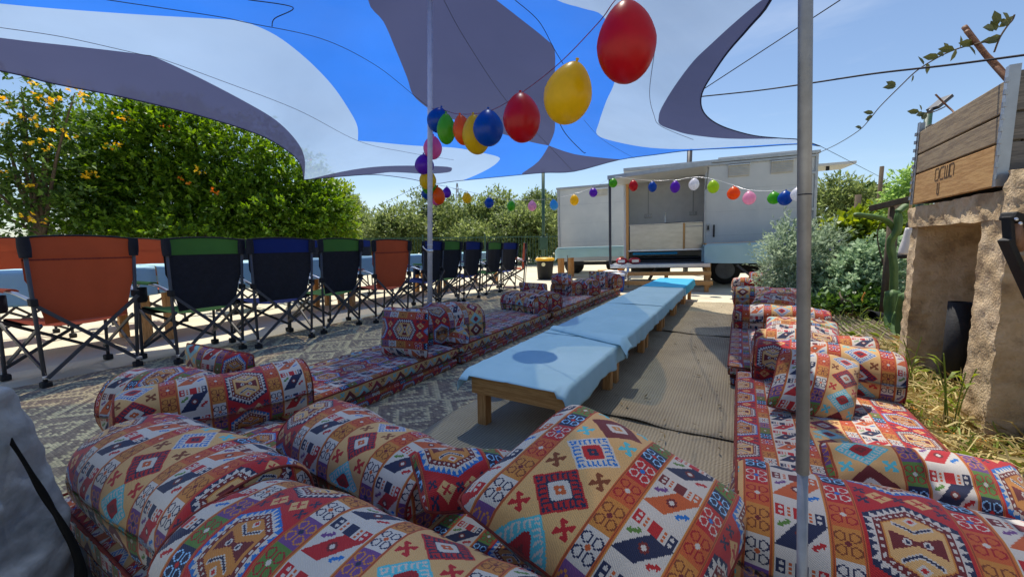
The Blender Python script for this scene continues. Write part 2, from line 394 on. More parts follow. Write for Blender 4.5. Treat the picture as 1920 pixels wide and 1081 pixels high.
# mats
M_net = noisy('brown shade net', [srgb(126, 112, 92), srgb(150, 136, 112)], scale=5, rough=.9, bump=.2, bscale=90)
def netmat():
    m, t, b, o = newmat('brown woven net'); L = t.links.new
    uv = nd(t, 'ShaderNodeUVMap')
    w1 = nd(t, 'ShaderNodeTexWave'); w1.bands_direction = 'Y'; w1.inputs['Scale'].default_value = 29; w1.inputs['Distortion'].default_value = 1.2; w1.inputs['Detail Scale'].default_value = .5
    w2 = nd(t, 'ShaderNodeTexWave'); w2.bands_direction = 'X'; w2.inputs['Scale'].default_value = 22; w2.inputs['Distortion'].default_value = 1.5
    L(uv.outputs[0], w1.inputs['Vector']); L(uv.outputs[0], w2.inputs['Vector'])
    ad = nd(t, 'ShaderNodeMath', operation='ADD'); mu = nd(t, 'ShaderNodeMath', operation='MULTIPLY'); mu.inputs[1].default_value = .35
    L(w2.outputs['Fac'], mu.inputs[0]); L(w1.outputs['Fac'], ad.inputs[0]); L(mu.outputs[0], ad.inputs[1])
    n = nd(t, 'ShaderNodeTexNoise'); n.inputs['Scale'].default_value = 2.2; n.inputs['Detail'].default_value = 7; L(uv.outputs[0], n.inputs['Vector'])
    a2 = nd(t, 'ShaderNodeMath', operation='MULTIPLY_ADD'); a2.inputs[1].default_value = .9; L(n.outputs[0], a2.inputs[0]); L(ad.outputs[0], a2.inputs[2])
    r = nd(t, 'ShaderNodeValToRGB'); e = r.color_ramp.elements; e[0].position = .25; e[0].color = srgb(84, 72, 56); e[1].position = .95; e[1].color = srgb(202, 186, 152)
    mr = nd(t, 'ShaderNodeMath', operation='MULTIPLY'); mr.inputs[1].default_value = .55; L(a2.outputs[0], mr.inputs[0]); L(mr.outputs[0], r.inputs[0])
    L(r.outputs[0], b.inputs['Base Color']); b.inputs['Roughness'].default_value = .8
    bp = nd(t, 'ShaderNodeBump'); bp.inputs['Strength'].default_value = .6; bp.inputs['Distance'].default_value = .006; L(ad.outputs[0], bp.inputs['Height']); L(bp.outputs[0], b.inputs['Normal'])
    return m
M_net = netmat()
sheet('floor_mat', 'grey brown and cream patterned plastic mat under the left seating and chair feet', 'mat', -4.15, -.98, -.6, 7.1, .004, M_mat, 24, 60, (1.0, 1.5), .004, 1)
sheet('floor_mat', 'brown woven mat nearest the camera, in front of the first seam in the aisle', 'mat', -1.3, .2, .0, 2.02, .012, M_net, 30, 40, (1, 1), .013, 2)
sheet('floor_mat', 'brown woven mat in the middle of the aisle right of the blue table', 'mat', -1.2, .2, 1.95, 4.2, .021, M_net, 30, 50, (1, 1), .015, 3)
sheet('floor_mat', 'farthest brown woven mat of the aisle, ending before the sunlit ground', 'mat', -1.25, .2, 4.12, 6.4, .030, M_net, 30, 50, (1, 1), .015, 4)

rng_l = np.random.default_rng(21); mb = MB()
for k in range(260):
    a, b = rng_l.uniform(-.7, .15) if k % 3 else rng_l.uniform(-4.0, -2.45), rng_l.uniform(.8, 6.2); p = W(a, b, .052 if a > -1 else .012); th = rng_l.uniform(0, 6.28); L = rng_l.uniform(.008, .03)
    d = Vector((math.cos(th), math.sin(th), rng_l.uniform(-.05, .25)))*L; sd_ = Vector((-math.sin(th), math.cos(th), 0))*rng_l.uniform(.002, .007)
    mb.add([p-d, p+sd_, p+d, p-sd_], [(0, 1, 2, 3)])
tag(mb.build('leaf_litter', noisy('dry litter', [srgb(64, 50, 34), srgb(150, 128, 80)], scale=9, rough=1, bump=0)), 'scattered dry leaves and straw on the mats', 'litter', kind='stuff')
# ------------------------------------------------------------------ kilim cushions
def kuv(x, y, u0=0, v0=0, k=1.06): return (x/(PW/100*k)+u0, y/(PH/100*k)+v0)
def lump(v, amp, fr, seed): return amp*noise.noise(Vector((v[0]*fr, v[1]*fr, v[2]*fr+seed)))
def mattress(label, a0, a1, b0, b1, z0, h, u0=0, seed=0, name='floor_mattress', group='kilim floor mattresses'):
    t = thing(name, label, 'mattress', W((a0+a1)/2, (b0+b1)/2, z0), -LANE, group)
    wd, ln, r = a1-a0, b1-b0, h*.34
    # cross-section, around from bottom-left over the top to bottom-right
    prof = []
    for k in range(5): th = math.pi*1.5-k/4*math.pi/2; prof.append((-wd/2+r+r*math.cos(th), r+r*math.sin(th)))
    for k in range(5): th = math.pi-k/4*math.pi/2; prof.append((-wd/2+r+r*math.cos(th), h-r+r*math.sin(th)))
    for k in range(1, 14): prof.append((-wd/2+r+(wd-2*r)*k/14, h+.012*math.sin(math.pi*k/14)))
    for k in range(5): th = math.pi/2-k/4*math.pi/2; prof.append((wd/2-r+r*math.cos(th), h-r+r*math.sin(th)))
    for k in range(5): th = -k/4*math.pi/2; prof.append((wd/2-r+r*math.cos(th), r+r*math.sin(th)))
    arc = [0]
    for p, q in zip(prof, prof[1:]): arc.append(arc[-1]+math.hypot(q[0]-p[0], q[1]-p[1]))
    nb = max(10, int(ln/.06)); mb = MB(); P_ = len(prof)-1
    def f(i, j):
        k = round(j*P_); x, z = prof[k]; s = (i-.5)*ln
        e = min(i, 1-i)*ln; sc = 1-.5*max(0, 1-e/(r*1.0))**2*1.0 if e < r else 1
        zz = h/2+(z-h/2)*sc; y = s
        xx = x*(1-.01*(1-sc)*2)
        d = lump((xx, y, zz), .006, 4, seed)+lump((xx, y, zz), .003, 14, seed)
        return Vector((xx+d*.6, y, zz+d))
    mb.grid(f, nb, P_, lambda i, j: kuv(arc[round(j*P_)]-h+.13, i*ln, u0, seed*.17, .88))
    # end caps
    for i in (0, 1):
        ring = [f(i, k/P_) for k in range(P_+1)]; c = Vector((0, ring[0].y, h/2)); vs = ring+[c]
        fs = []; uvs = []
        for k in range(P_+1):
            kk = (k+1) % (P_+1); fs.append((k, kk, P_+1) if i else (kk, k, P_+1))
            q = lambda v: kuv(v.x, v.z, u0, .1, .88); tri = [vs[k], vs[kk], c] if i else [vs[kk], vs[k], c]; uvs.append([q(v) for v in tri])
        mb.add(vs, fs, uvs)
    mb.build('cover', M_kil, t, smooth=True)
    for zz in (r*.6, h-r*.35):
        m2 = MB()
        x1, y1 = wd/2-r*.12, ln/2-.004
        if zz < h/2: x1 -= r*.2
        m2.tube([Vector(p) for p in ((-x1, -y1, zz), (x1, -y1, zz), (x1, y1, zz), (-x1, y1, zz), (-x1, -y1, zz))], .0042, 6, False)
        m2.build('piping', M_pip, t, smooth=True)
    return t
Zm = .168
lsegs = [(.62, 2.31), (2.34, 4.02), (4.05, 5.55), (5.58, 7.05)]
lname = ['nearest', 'second', 'third', 'farthest']
for i, (b0, b1) in enumerate(lsegs):
    j = .012*math.sin(i*2.3)
    mattress('dark lower kilim mattress of the left row, %s, under its twin' % lname[i], -2.38+j, -1.80+j, b0+.01, b1-.01, .006, .083, .3, i+.3)
    mattress('upper kilim mattress of the left row, %s from the camera' % lname[i], -2.37-j, -1.79-j, b0, b1, .087, .083, .84, i+.9)
rsegs = [(.98, 2.66), (2.70, 4.25), (4.28, 5.72), (5.75, 7.3)]
for i, (b0, b1) in enumerate(rsegs):
    j = .012*math.cos(i*2.1); s = (0, -.03, -.01, -.04)[i]
    mattress('lower kilim mattress of the right row, %s, under its twin' % lname[i], .02+s, .68+s, b0+.015, b1-.01, .034, .066, .3, i+5.3)
    mattress('upper kilim mattress of the right row, %s from the camera' % lname[i], .01+s+j, .68+s+j, b0, b1, .098, .072, .41, i+5.9)
mattress('kilim mattress of the front row, under the big bolsters', -1.80, -.10, .28, .96, .087, .083, .1, 11)
mattress('dark lower kilim mattress of the front row, under its twin', -1.78, -.12, .29, .95, .006, .083, .6, 12)

def bolster(label, p0, p1, z0, h=.205, wd=.30, u0=0, v0=0, seed=0, ln=None, tilt=0, bow=0):
    p0, p1 = Vector(p0), Vector(p1); d = p1-p0; L = ln or d.length; mid = (p0+p1)/2
    rz = math.atan2(d.y, d.x)
    M = Matrix.Translation((mid.x, mid.y, z0)) @ Matrix.Rotation(rz, 4, 'Z') @ Matrix.Rotation(tilt, 4, 'Y')
    t = thing('bolster_cushion', label, 'bolster', None, M=M, group='kilim bolster cushions')
    # loaf section in y,z
    prof = []; hs = h*.36
    for k in range(4): prof.append((-wd/2+.02*(1-k/3)**2, .02*(1-(1-k/3)**2)+hs*(k/3)**2*.9+0.0))
    n = 18
    for k in range(n+1):
        th = math.pi-k/n*math.pi; prof.append((wd/2*math.copysign(abs(math.cos(th))**.82, math.cos(th)), hs+(h-hs)*abs(math.sin(th))**.82))
    prof += [(-y, z) for y, z in reversed(prof[:4])]
    arc = [0]
    for p, q in zip(prof, prof[1:]): arc.append(arc[-1]+math.hypot(q[0]-p[0], q[1]-p[1]))
    P_ = len(prof)-1; nl = 34; rr = .03; mb = MB()
    def f(i, j):
        k = round(j*P_); y, z = prof[k]; x = (i-.5)*L; e = min(i, 1-i)*L
        sc = 1 if e > rr else 1-.10*(1-e/rr)**2
        zc = h*.42; yy = y*sc; zz = zc+(z-zc)*sc if z > .004 else z+.012*(1-sc)*10*.1
        dl = lump((x, yy, zz), .016, 5, seed)+lump((x, yy, zz), .004, 15, seed)
        nn = Vector((0, yy/wd*2, (zz-zc)/h*2)); nn = nn.normalized() if nn.length > .1 else Vector((0, 0, 0))
        sag = .010*math.sin(math.pi*i)+.012*noise.noise(Vector((i*2.2, seed, 4)))
        return Vector((x, yy+bow*(1-(2*i-1)**2)+.010*noise.noise(Vector((i*1.8, seed, 8))), zz+sag*(zz/h)))+nn*dl*(1 if z > .01 else 0)
    mb.grid(f, nl, P_, lambda i, j: kuv(i*L, arc[round(j*P_)], u0, v0))
    for i in (0, 1):
        sgn = 1 if i else -1; rings = []
        base = [f(i, k/P_) for k in range(P_+1)]; c = Vector((base[0].x, 0, h*.46))
        for q in (1, .8, .5, .2): rings.append([c+(b-c)*q+Vector((sgn*.022*(1-q*q), 0, 0)) for b in base])
        vs = [v for r_ in rings for v in r_]+[c+Vector((sgn*.022, 0, 0))]; m = P_+1; fs = []; uvs = []
        q2 = lambda v: kuv(v.y+.445+.0, v.z+.03, 0, v0+.1)
        def addf(ff):
            if sgn < 0: ff = tuple(reversed(ff))
            fs.append(ff); uvs.append([q2(vs[a]) for a in ff])
        for r_ in range(3):
            for k in range(m): addf((r_*m+k, (r_+1)*m+k, (r_+1)*m+(k+1) % m, r_*m+(k+1) % m))
        for k in range(m): addf((3*m+k, 4*m, 3*m+(k+1) % m))
        mb.add(vs, fs, uvs)
    mb.build('cover', M_kil, t, smooth=True)
    for i in (0, 1):
        m2 = MB(); base = [f(i, k/P_) for k in range(P_+1)]; c = Vector((base[0].x, 0, h*.46))
        m2.tube([c+(b-c)*1.012 for b in base]+[c+(base[0]-c)*1.012], .0038, 6, False)
        m2.build('piping', M_pip, t, smooth=True)
    return t
def pillow(label, A, B, Cc, thick=.13, u0=0, v0=0, swap=False, seed=0, sag=0):
    """A top-left corner, B bottom-left corner, Cc top-right corner (world)."""
    A, B, Cc = Vector(A), Vector(B), Vector(Cc); ex = Cc-A; ey = B-A; sx, sy = ex.length, ey.length
    ex = ex/sx; ey.normalize(); nz = ey.cross(ex).normalized()
    nz = -nz if nz.dot(Vector((0, 0, H0))-A) < 0 else nz
    c = A+ex*sx/2+ey*sy/2
    base = Vector(c)
    t = thing('throw_pillow', label, 'pillow', base, 0, 'square kilim throw pillows')
    n = 26; mb = MB()
    def fs_(sgn):
        def f(i, j):
            u, v = 2*i-1, 2*j-1
            k = .055
            rc = 1-.075*abs(u*v)**5; x = rc*u*(1-k*(1-v*v)*abs(u)**1.5); y = rc*v*(1-k*(1-u*u)*abs(v)**1.5)
            th = thick/2*(max(0, 1-u*u)**.45)*(max(0, 1-v*v)**.45)
            q = Vector((x*sx/2, y*sy/2, seed))
            wr = lump((q.x, q.y, seed), .012, 7, sgn)*(1-max(abs(u), abs(v))**6)+lump((q.x, q.y, seed), .004, 22, sgn)*(1-max(abs(u), abs(v))**8)
            edge = .010*noise.noise(Vector((u*2.2, v*2.2, seed+3)))
            return ex*(x*sx/2)+ey*(y*sy/2)+nz*(sgn*(th+wr*.7)+edge+sag*(u*u+v*v-.6))
        return f
    uvf = (lambda i, j: kuv(j*sy, i*sx, u0, v0)) if swap else (lambda i, j: kuv(i*sx, -j*sy, u0, v0))
    mb.grid(fs_(1), n, n, uvf); mb.grid(fs_(-1), n, n, uvf)
    mb.build('cover', M_kil, t, smooth=True)
    f = fs_(1); m2 = MB()
    ring = [f(k/n, 0) for k in range(n)]+[f(1, k/n) for k in range(n)]+[f(1-k/n, 1) for k in range(n)]+[f(0, 1-k/n) for k in range(n+1)]
    m2.tube(ring, .0035, 6, False); m2.build('piping', M_pip, t, smooth=True)
    return t
# front row bolsters
bolster('long bolster across the front left corner with a hexagon near its right end', W(-2.03, .50), W(-1.83, 1.13), Zm, .205, .28, .10, .22, 1, bow=-.03)
bolster('bolster behind the long one at the far left corner of the seating', W(-2.47, .66), W(-2.08, .80), .10, .26, .28, .30, .5, 2)
bolster('big dark bolster at the bottom left, nearest the silver bag', W(-1.70, .45), W(-.99, .46), Zm, .208, .33, .62, .05, 3)
bolster('bolster at the bottom centre under the biggest pillow', W(-.98, .40), W(-.22, .44), Zm, .21, .34, .40, .62, 4)
bolster('bolster just behind the bottom row, left of the dark tilted pillow', W(-1.34, .84), W(-.68, .78), Zm, .185, .28, .58, .1, 5)
bolster('bolster at the bottom right, behind the near steel pole', W(.02, 1.04), W(.70, 1.04), Zm, .205, .32, .26, .15, 6)
# right row
bolster('bolster across the right row behind the leaning sunlit pillow', W(.11, 2.60), W(.71, 2.54), Zm, .21, .30, .55, .33, 7)
bolster('bolster directly behind the leaning sunlit pillow, hidden second of the pair', W(.12, 2.92), W(.69, 2.88), Zm, .20, .26, .2, .1, 8)
bolster('bolster of the right row, third from the camera', W(.0, 4.0), W(.66, 4.0), Zm, .20, .28, .70, .4, 9)
bolster('bolster of the right row, fourth from the camera', W(-.02, 5.55), W(.64, 5.55), Zm, .20, .28, .05, .7, 10)
bolster('farthest bolster of the right row, in front of the lavender', W(-.05, 7.0), W(.5, 7.0), Zm, .20, .28, .35, .2, 11)
# left row
bolster('bolster standing across the left row beside the upright pillow', W(-2.13, 2.20), W(-1.98, 2.78), Zm, .27, .33, .47, .0, 12)
bolster('long bolster in the middle of the left row', W(-2.34, 4.02), W(-1.84, 3.84), Zm, .205, .28, .70, .1, 13)
bolster('short bolster touching the right end of the long one in the left row', W(-2.2, 4.30), W(-1.80, 4.12), Zm, .20, .26, .0, .1, 14)
bolster('bolster of the left row in front of the pillow with raised corners', W(-2.36, 5.50), W(-2.0, 5.37), Zm, .22, .30, .45, .3, 15)
bolster('bolster of the left row right of the pillow with raised corners', W(-2.12, 5.76), W(-1.82, 5.60), Zm, .22, .30, .2, .6, 16)
bolster('last bolster of the left row, next to the blue cool box', W(-1.98, 6.75), W(-1.74, 6.64), Zm, .24, .28, .15, .3, 17)
# pillows
pillow('biggest pillow in the front centre, with a white hooked square', D(1062, 750, 1.06), D(836, 938, .77), D(1430, 962, .83), .24, .93, .33, seed=1)
pillow('dark tilted pillow with a red and navy edge, left of the biggest pillow', D(764, 850, .93), D(792, 962, .80), D(965, 846, .98), .13, .55, .25, seed=2)
pillow('pillow lying at the right end of the seating by the dry grass', G(1528, 824, .31), G(1552, 945, .20), G(1905, 866, .31), .15, .05, .47, seed=3)
pillow('leaning sunlit pillow between the pole and the right bolster', G(1462, 648, .42), G(1432, 762, .21), G(1616, 678, .36), .15, .80, .0, seed=4)
pillow('small pillow behind the long front bolster, by the chair legs', G(346, 640, .43), G(352, 712, .20), G(480, 664, .41), .10, .05, .42, seed=5)
pillow('upright pillow with diamonds in the left row', G(718, 573, .50), G(718, 573, .50)+Vector((.0, -.10, -.33)), G(806, 578, .495), .15, .45, .2, True, seed=6)
pillow('flat pillow with eye shapes behind the left bolster, at the thin pole foot', G(792, 566, .42), G(792, 640, .18), G(872, 571, .40), .12, .62, .2, True, seed=7)
pillow('pillow lying behind the long bolster in the middle of the left row', G(972, 528, .40), G(976, 560, .17), G(1026, 531, .40), .12, .62, .1, True, seed=8)
pillow('pillow with two raised corners on a far left bolster', D(1034, 512, 5.9), D(1033, 531, 5.72), D(1074, 514, 5.72), .12, .6, .3, seed=9)
pillow('upright pillow at the far end of the left row', D(1104, 507, 6.6), D(1104, 541, 6.5), D(1140, 509, 6.5), .13, .1, .2, seed=10)
pillow('pillow lying in front of the third right bolster', G(1436, 592, .31), G(1430, 636, .20), G(1572, 604, .29), .12, .02, .35, True, seed=11)
pillow('crumpled pillow in front of the fourth right bolster', D(1420, 545, 4.4), D(1406, 573, 4.12), D(1504, 550, 4.28), .12, .55, .1, True, seed=12)
pillow('farthest pillow of the right row, standing by the lavender', D(1404, 509, 5.9), D(1402, 533, 5.8), D(1450, 512, 5.8), .13, .55, .4, seed=13)

# ------------------------------------------------------------------ low tables and cloths
tb = [(1.54, 2.37), (2.40, 3.33), (3.36, 4.20), (4.23, 5.11), (5.14, 6.12), (6.15, 7.00)]
tl = ['nearest', 'second', 'third', 'fourth', 'fifth', 'farthest']
for i, (b0, b1) in enumerate(tb):
    t = thing('low_table', '%s low wooden table of the row down the aisle, under blue cloth' % tl[i], 'table', W(-.87, (b0+b1)/2), -LANE, 'low wooden tables in a row')
    L = b1-b0; hz = .305
    for k in range(4): MB().box((-.19+.127*k, 0, hz-.011), (.122, L-.01, .022)).build('tabletop_board', M_pine, t, bevel=.003)
    for s in (-1, 1):
        MB().box((0, s*(L/2-.012), hz-.068), (.50, .022, .09)).build('end_rail', wood('pine rail', srgb(176, 122, 66), srgb(204, 154, 94), axis=0) if (i == 0 and s == -1) else M_pine, t, bevel=.003)
        MB().box((s*.238, 0, hz-.068), (.022, L-.03, .09)).build('side_rail', M_pine, t, bevel=.003)
        for q in (-1, 1):
            MB().box((s*.212, q*(L/2-.055), (hz-.024)/2), (.05, .055, hz-.026)).build('leg', M_pinez, t, bevel=.003)
def cloth_run(label, a0, a1, b0, b1, z, dl, dr, mat, seed, front=0, nb=None, group='blue tablecloths on the low tables'):
    L0 = W((a0+a1)/2, (b0+b1)/2, z); mb = MB(); nb = nb or int((b1-b0)/.018); wd = a1-a0
    tot = dl+wd+dr; na = 60
    def f(i, j):
        s = i*tot; b = b0+(b1-b0)*j
        nz = noise.noise(Vector((b*2.2, seed, 0)))
        hem = .03*noise.noise(Vector((b*3.2, seed*3, 1)))
        if s < dl:
            dpt = (dl-s)/dl*(dl+hem+.03*nz); off = .006+.018*(dpt/.1)*(.5+.5*noise.noise(Vector((b*9, seed, 5))))
            a = a0-off; zz = z-dpt
        elif s > dl+wd:
            q = (s-dl-wd)/dr; dpt = q*(dr+hem*1.2); off = .006+q*(.012+.024*noise.noise(Vector((b*8, seed, 9))))
            a = a1+off; zz = z-dpt
        else:
            a = a0+(s-dl); zz = z+.004+.003*noise.noise(Vector((a*5, b*4, seed)))+.0025*abs(noise.noise(Vector((a*9+b*4, b*6, seed+7))))+.0035*math.exp(-((((b-b0) % .42)-.21)/.016)**2)+.003*math.exp(-((a-(a0+a1)/2)/.012)**2)+.004*max(0, noise.noise(Vector((a*1.5+b*3, b*1.1, seed+2))))
            if front and j < .03: zz -= .0
        if front and b < b0+front:
            q = (b0+front-b)/front; zz -= .035*q*q*(1 if s < dl+.1*wd or s > dl+.93*wd else .25)
        return W(a, b, zz)
    mb.grid(f, na, nb); o = mb.build('tablecloth', mat, off=L0, smooth=True); o.location = L0
    sm = o.modifiers.new('thickness', 'SOLIDIFY'); sm.thickness = .0015
    return tag(o, label, 'tablecloth', group)
cloth_run('nearest light blue tablecloth, with the wooden table edge showing in front', -1.145, -.605, 1.47, 2.52, .309, .07, .105, M_cl, 1, .09)
cloth_run('second light blue tablecloth, its folded edge lapping over the nearest one', -1.14, -.602, 2.42, 4.02, .314, .07, .10, M_cl, 2)
cloth_run('third light blue tablecloth, farthest of the pale ones', -1.14, -.604, 3.92, 5.75, .319, .07, .10, M_cl, 3)
cloth_run('turquoise tablecloth at the far end of the low tables', -1.14, -.604, 5.6, 7.05, .324, .08, .11, M_ct, 4)
# rolled fold where the second cloth starts
mb = MB(); o0 = W(-.87, 2.45, .33)
def _fold(i, j):
    a = -1.13+.56*i; b = 2.44+.10*(1-i)**1.5*1.2-.02*i+.0; th = j*math.pi
    rr = .016+.016*i
    return W(a+ (.03*i*i), b-.05*math.cos(th)-.09*i*i*(1-j), .322+rr*math.sin(th)+.006*noise.noise(Vector((a*8, j*3, 2)))-(.06*max(0, i-.93)/.07))
mb.grid(_fold, 30, 10); o = mb.build('cloth_fold', M_cl, off=o0, smooth=True); o.location = o0
tag(o, 'rolled fold of blue cloth lying where the first two tablecloths meet', 'folded cloth')

# ------------------------------------------------------------------ camping chairs
def proto_chair(kind, label):
    col = dict(orange=M_or, green=M_gr, blue=M_bl)[kind]; full = kind == 'orange'
    t = thing('camping_chair', label, 'chair', (0, 0, 0), 0, 'folding camping chairs')
    fb, H, hw = -.24, .97, .255
    rt = lambda s, z: Vector((s*(hw-.012+.03*(z/H)), fb-.07*(z/H), z))
    ft = lambda s, z: Vector((s*(hw+.02), .26-.05*(z/.6), z))
    for s in (-1, 1):
        l = MB().tube([rt(s, .03), rt(s, H)], .0115, 8).build('rear_leg', M_frame, t, True)
        MB().box(rt(s, .022), (.05, .055, .044)).build('foot', M_rub, l, bevel=.008)
        l = MB().tube([ft(s, .03), ft(s, .60)], .0115, 8).build('front_leg', M_frame, t, True)
        MB().box(ft(s, .022), (.05, .055, .044)).build('foot', M_rub, l, bevel=.008)
        # armrest: bar from rear pole to front leg, padded
        a = MB().tube(spline([rt(s, .58), Vector((s*(hw+.035), -.12, .635)), Vector((s*(hw+.035), .12, .64)), ft(s, .60)], 5), .011, 8).build('armrest', M_silver, t, True)
        MB().grid(lambda i, j: Vector((s*(hw+.035)+.034*math.cos(math.pi*j), -.1+.28*i, .637+.022*math.sin(math.pi*j))), 6, 8).build('arm_pad', col, a, True)
        MB().bar(rt(s, .60)+Vector((0, .0, 0)), rt(s, .55), .05, .036).build('hinge_block', M_rub, t, bevel=.006)
        MB().bar(rt(s, .12), ft(s, .42), .013, .02).build('side_brace', M_frame, t)
        MB().bar(ft(s, .12)+Vector((-s*.02, 0, 0)), rt(s, .42)+Vector((-s*.02, 0, 0)), .013, .02).build('side_brace', M_frame, t)
        MB().bar(rt(s, .56)+Vector((0, -.018*s-.02, 0)), rt(-s, .07)+Vector((0, -.018*s-.02, 0)), .012, .022).build('rear_brace', M_frame, t)
        MB().bar(ft(s, .42)+Vector((0, .014*s, 0)), ft(-s, .08)+Vector((0, .014*s, 0)), .012, .022).build('front_brace', M_frame, t)
        MB().box(rt(s, .075)+Vector((0, -.02, 0)), (.03, .03, .02)).build('bracket', M_silver, t, bevel=.003)
        # corner pocket over the pole top
        MB().grid(lambda i, j: rt(s, .86+.125*i)+Vector(((.028+.004*math.sin(i*3))*math.cos(2*math.pi*j), .022*math.sin(2*math.pi*j), 0)), 4, 10).build('corner_pocket', M_black, t, True)
    # backrest: slung between the poles, narrower at the bottom
    def back(z0, z1, dy):
        def f(i, j):
            u = 2*j-1; z = z0+(z1-z0)*i; q = (z-.42)/.55
            wdt = hw+.012+.018*min(1, q*1.4) if z > .70 else (hw-.045)+.06*max(0, (z-.42)/.28)**1.3
            sag = (1-u*u)
            y = fb-.07*(z/H)+.045*sag*(1-.35*max(0, q-.6))+.02 + dy
            zz = z+(.02*(1-u*u) if i == 1 and z1 > .9 else 0)
            return Vector((u*wdt, y+.009*noise.noise(Vector((u*3, z*7, z1))), zz))
        return f
    b = MB().grid(back(.42, .868, 0), 12, 14).build('backrest', col if full else M_black, t, True)
    MB().grid(back(.866, .985, -.003), 5, 14).build('top_panel', col, b, True)
    f = back(.866, .985, -.006)
    MB().tube([f(1, k/14) for k in range(15)], .007, 6).build('top_binding', M_black, b, True)
    if full: MB().grid(lambda i, j: back(.84, .85, -.005)(i, j), 1, 14).build('seam', M_pip, b, True)
    def seat(i, j):
        u = 2*j-1; y = .24-.43*i
        return Vector((u*(hw-.005), y, .44-.025*i-.03*(1-u*u)))
    st = MB().grid(seat, 8, 10).build('seat', col, t, True)
    MB().grid(lambda i, j: Vector(((2*j-1)*(hw-.006), .243, .435-.05*i-.028*(1-(2*j-1)**2))), 2, 10).build('seat_edge', M_black, st, True)
    # cup pocket on the left arm
    MB().lathe([(.03, 0), (.042, .02), (.042, .12), (.036, .12)], 12, Matrix.Translation((-hw-.045, .1, .49))).build('cup_holder', M_black, t, True)
    return t
protos = {}
def chair(kind, pos, rz, label, sc=1.0):
    if kind not in protos:
        protos[kind] = proto_chair(kind, label); o = protos[kind]
    else:
        o = copy_tree(protos[kind])
    o.location = pos; o.rotation_euler = (0, 0, rz); o.scale = (sc, sc, sc); o['label'] = label
near = [('orange', -4.02, .88, 1.01, 4, 'all orange camping chair at the far left, largest in the near row'),
        ('green', -3.84, 1.56, 1.0, 2, 'green topped camping chair right of the largest orange chair'),
        ('blue', -3.73, 2.17, 1.0, -3, 'navy topped camping chair between two green topped chairs of the near row'),
        ('green', -3.78, 2.78, 1.0, 3, 'green topped camping chair left of the second orange chair'),
        ('orange', -3.68, 3.46, .99, -2, 'all orange camping chair in the middle of the near row'),
        ('blue', -3.80, 4.28, .98, 5, 'navy topped camping chair right behind the thin grey pole'),
        ('green', -3.86, 4.78, .98, -4, 'green topped camping chair mostly hidden right of the thin pole'),
        ('blue', -3.85, 5.35, .97, 2, 'navy topped camping chair third from the right end of its row'),
        ('green', -3.95, 6.2, .96, 0, 'green topped camping chair nearest the yellow lidded bin'),
        ('blue', -3.98, 6.85, .95, -3, 'navy topped camping chair beside the last orange chair'),
        ('orange', -4.05, 7.55, .95, 14, 'last orange camping chair, at the right end of the near row')]
for k, a, b, sc, dr, lb in near: chair(k, W(a-.24, b, .004), -LANE+math.pi/2+R(dr*1.9), lb, sc)
far = [('orange', 20, 'black and orange camping chair across the table at the left picture edge'), ('orange', 262, 'orange camping chair seen across the table, left of the first green chair'),
       ('green', 452, 'green camping chair seen across the table behind the first navy chair'), ('blue', 582, 'navy camping chair across the table in the gap left of a green chair'),
       ('blue', 692, 'navy camping chair across the table left of the middle orange chair'), ('blue', 768, 'navy camping chair across the table right of the middle orange chair'), ]
for k, px, lb in far:
    r = ray(px, 455); d = Vector((r.x, r.y, 0)); s = -6.35/d.dot(N); p = d*s
    chair(k, Vector((p.x, p.y, 0)), -LANE-math.pi/2+R(random.uniform(-6, 6)), lb, 1.05)

# long dining tables with cloths
def long_table(label, a0, a1, b0, b1, h, group):
    t = thing('dining_table', label, 'table', W((a0+a1)/2, (b0+b1)/2), -LANE, group)
    wd, L = a1-a0, b1-b0
    for k in range(5): MB().box((-wd/2+wd*(k+.5)/5, 0, h-.013), (wd/5-.006, L, .026)).build('tabletop_board', M_pine, t)
    for s in (-1, 1):
        MB().box((s*(wd/2-.03), 0, h-.075), (.03, L-.05, .09)).build('side_rail', M_pine, t)
        for q in (-1, 1): MB().box((s*(wd/2-.06), q*(L/2-.08), (h-.026)/2), (.07, .07, h-.03)).build('leg', M_pinez, t, bevel=.004)
    return t
ltb = [(-.6, 1.6), (1.63, 3.8), (3.83, 6.0), (6.03, 8.05)]
for i, (b0, b1) in enumerate(ltb):
    long_table('dining table under pale blue cloth behind the near chairs, %s from the camera' % tl[i] if i < 3 else 'dining table at the right end of the chair rows, by the bin', -5.65, -4.95, b0, b1, .745, 'tall dining tables')
    cloth_run('pale blue cloth on the %s dining table behind the chairs' % (tl[i] if i < 3 else 'last'), -5.68, -4.92, b0-.01, b1+.01, .748+.002*(i % 2), .2, .27, M_cl if i < 3 else M_cp, 20+i, nb=30, group='cloths on the dining tables')

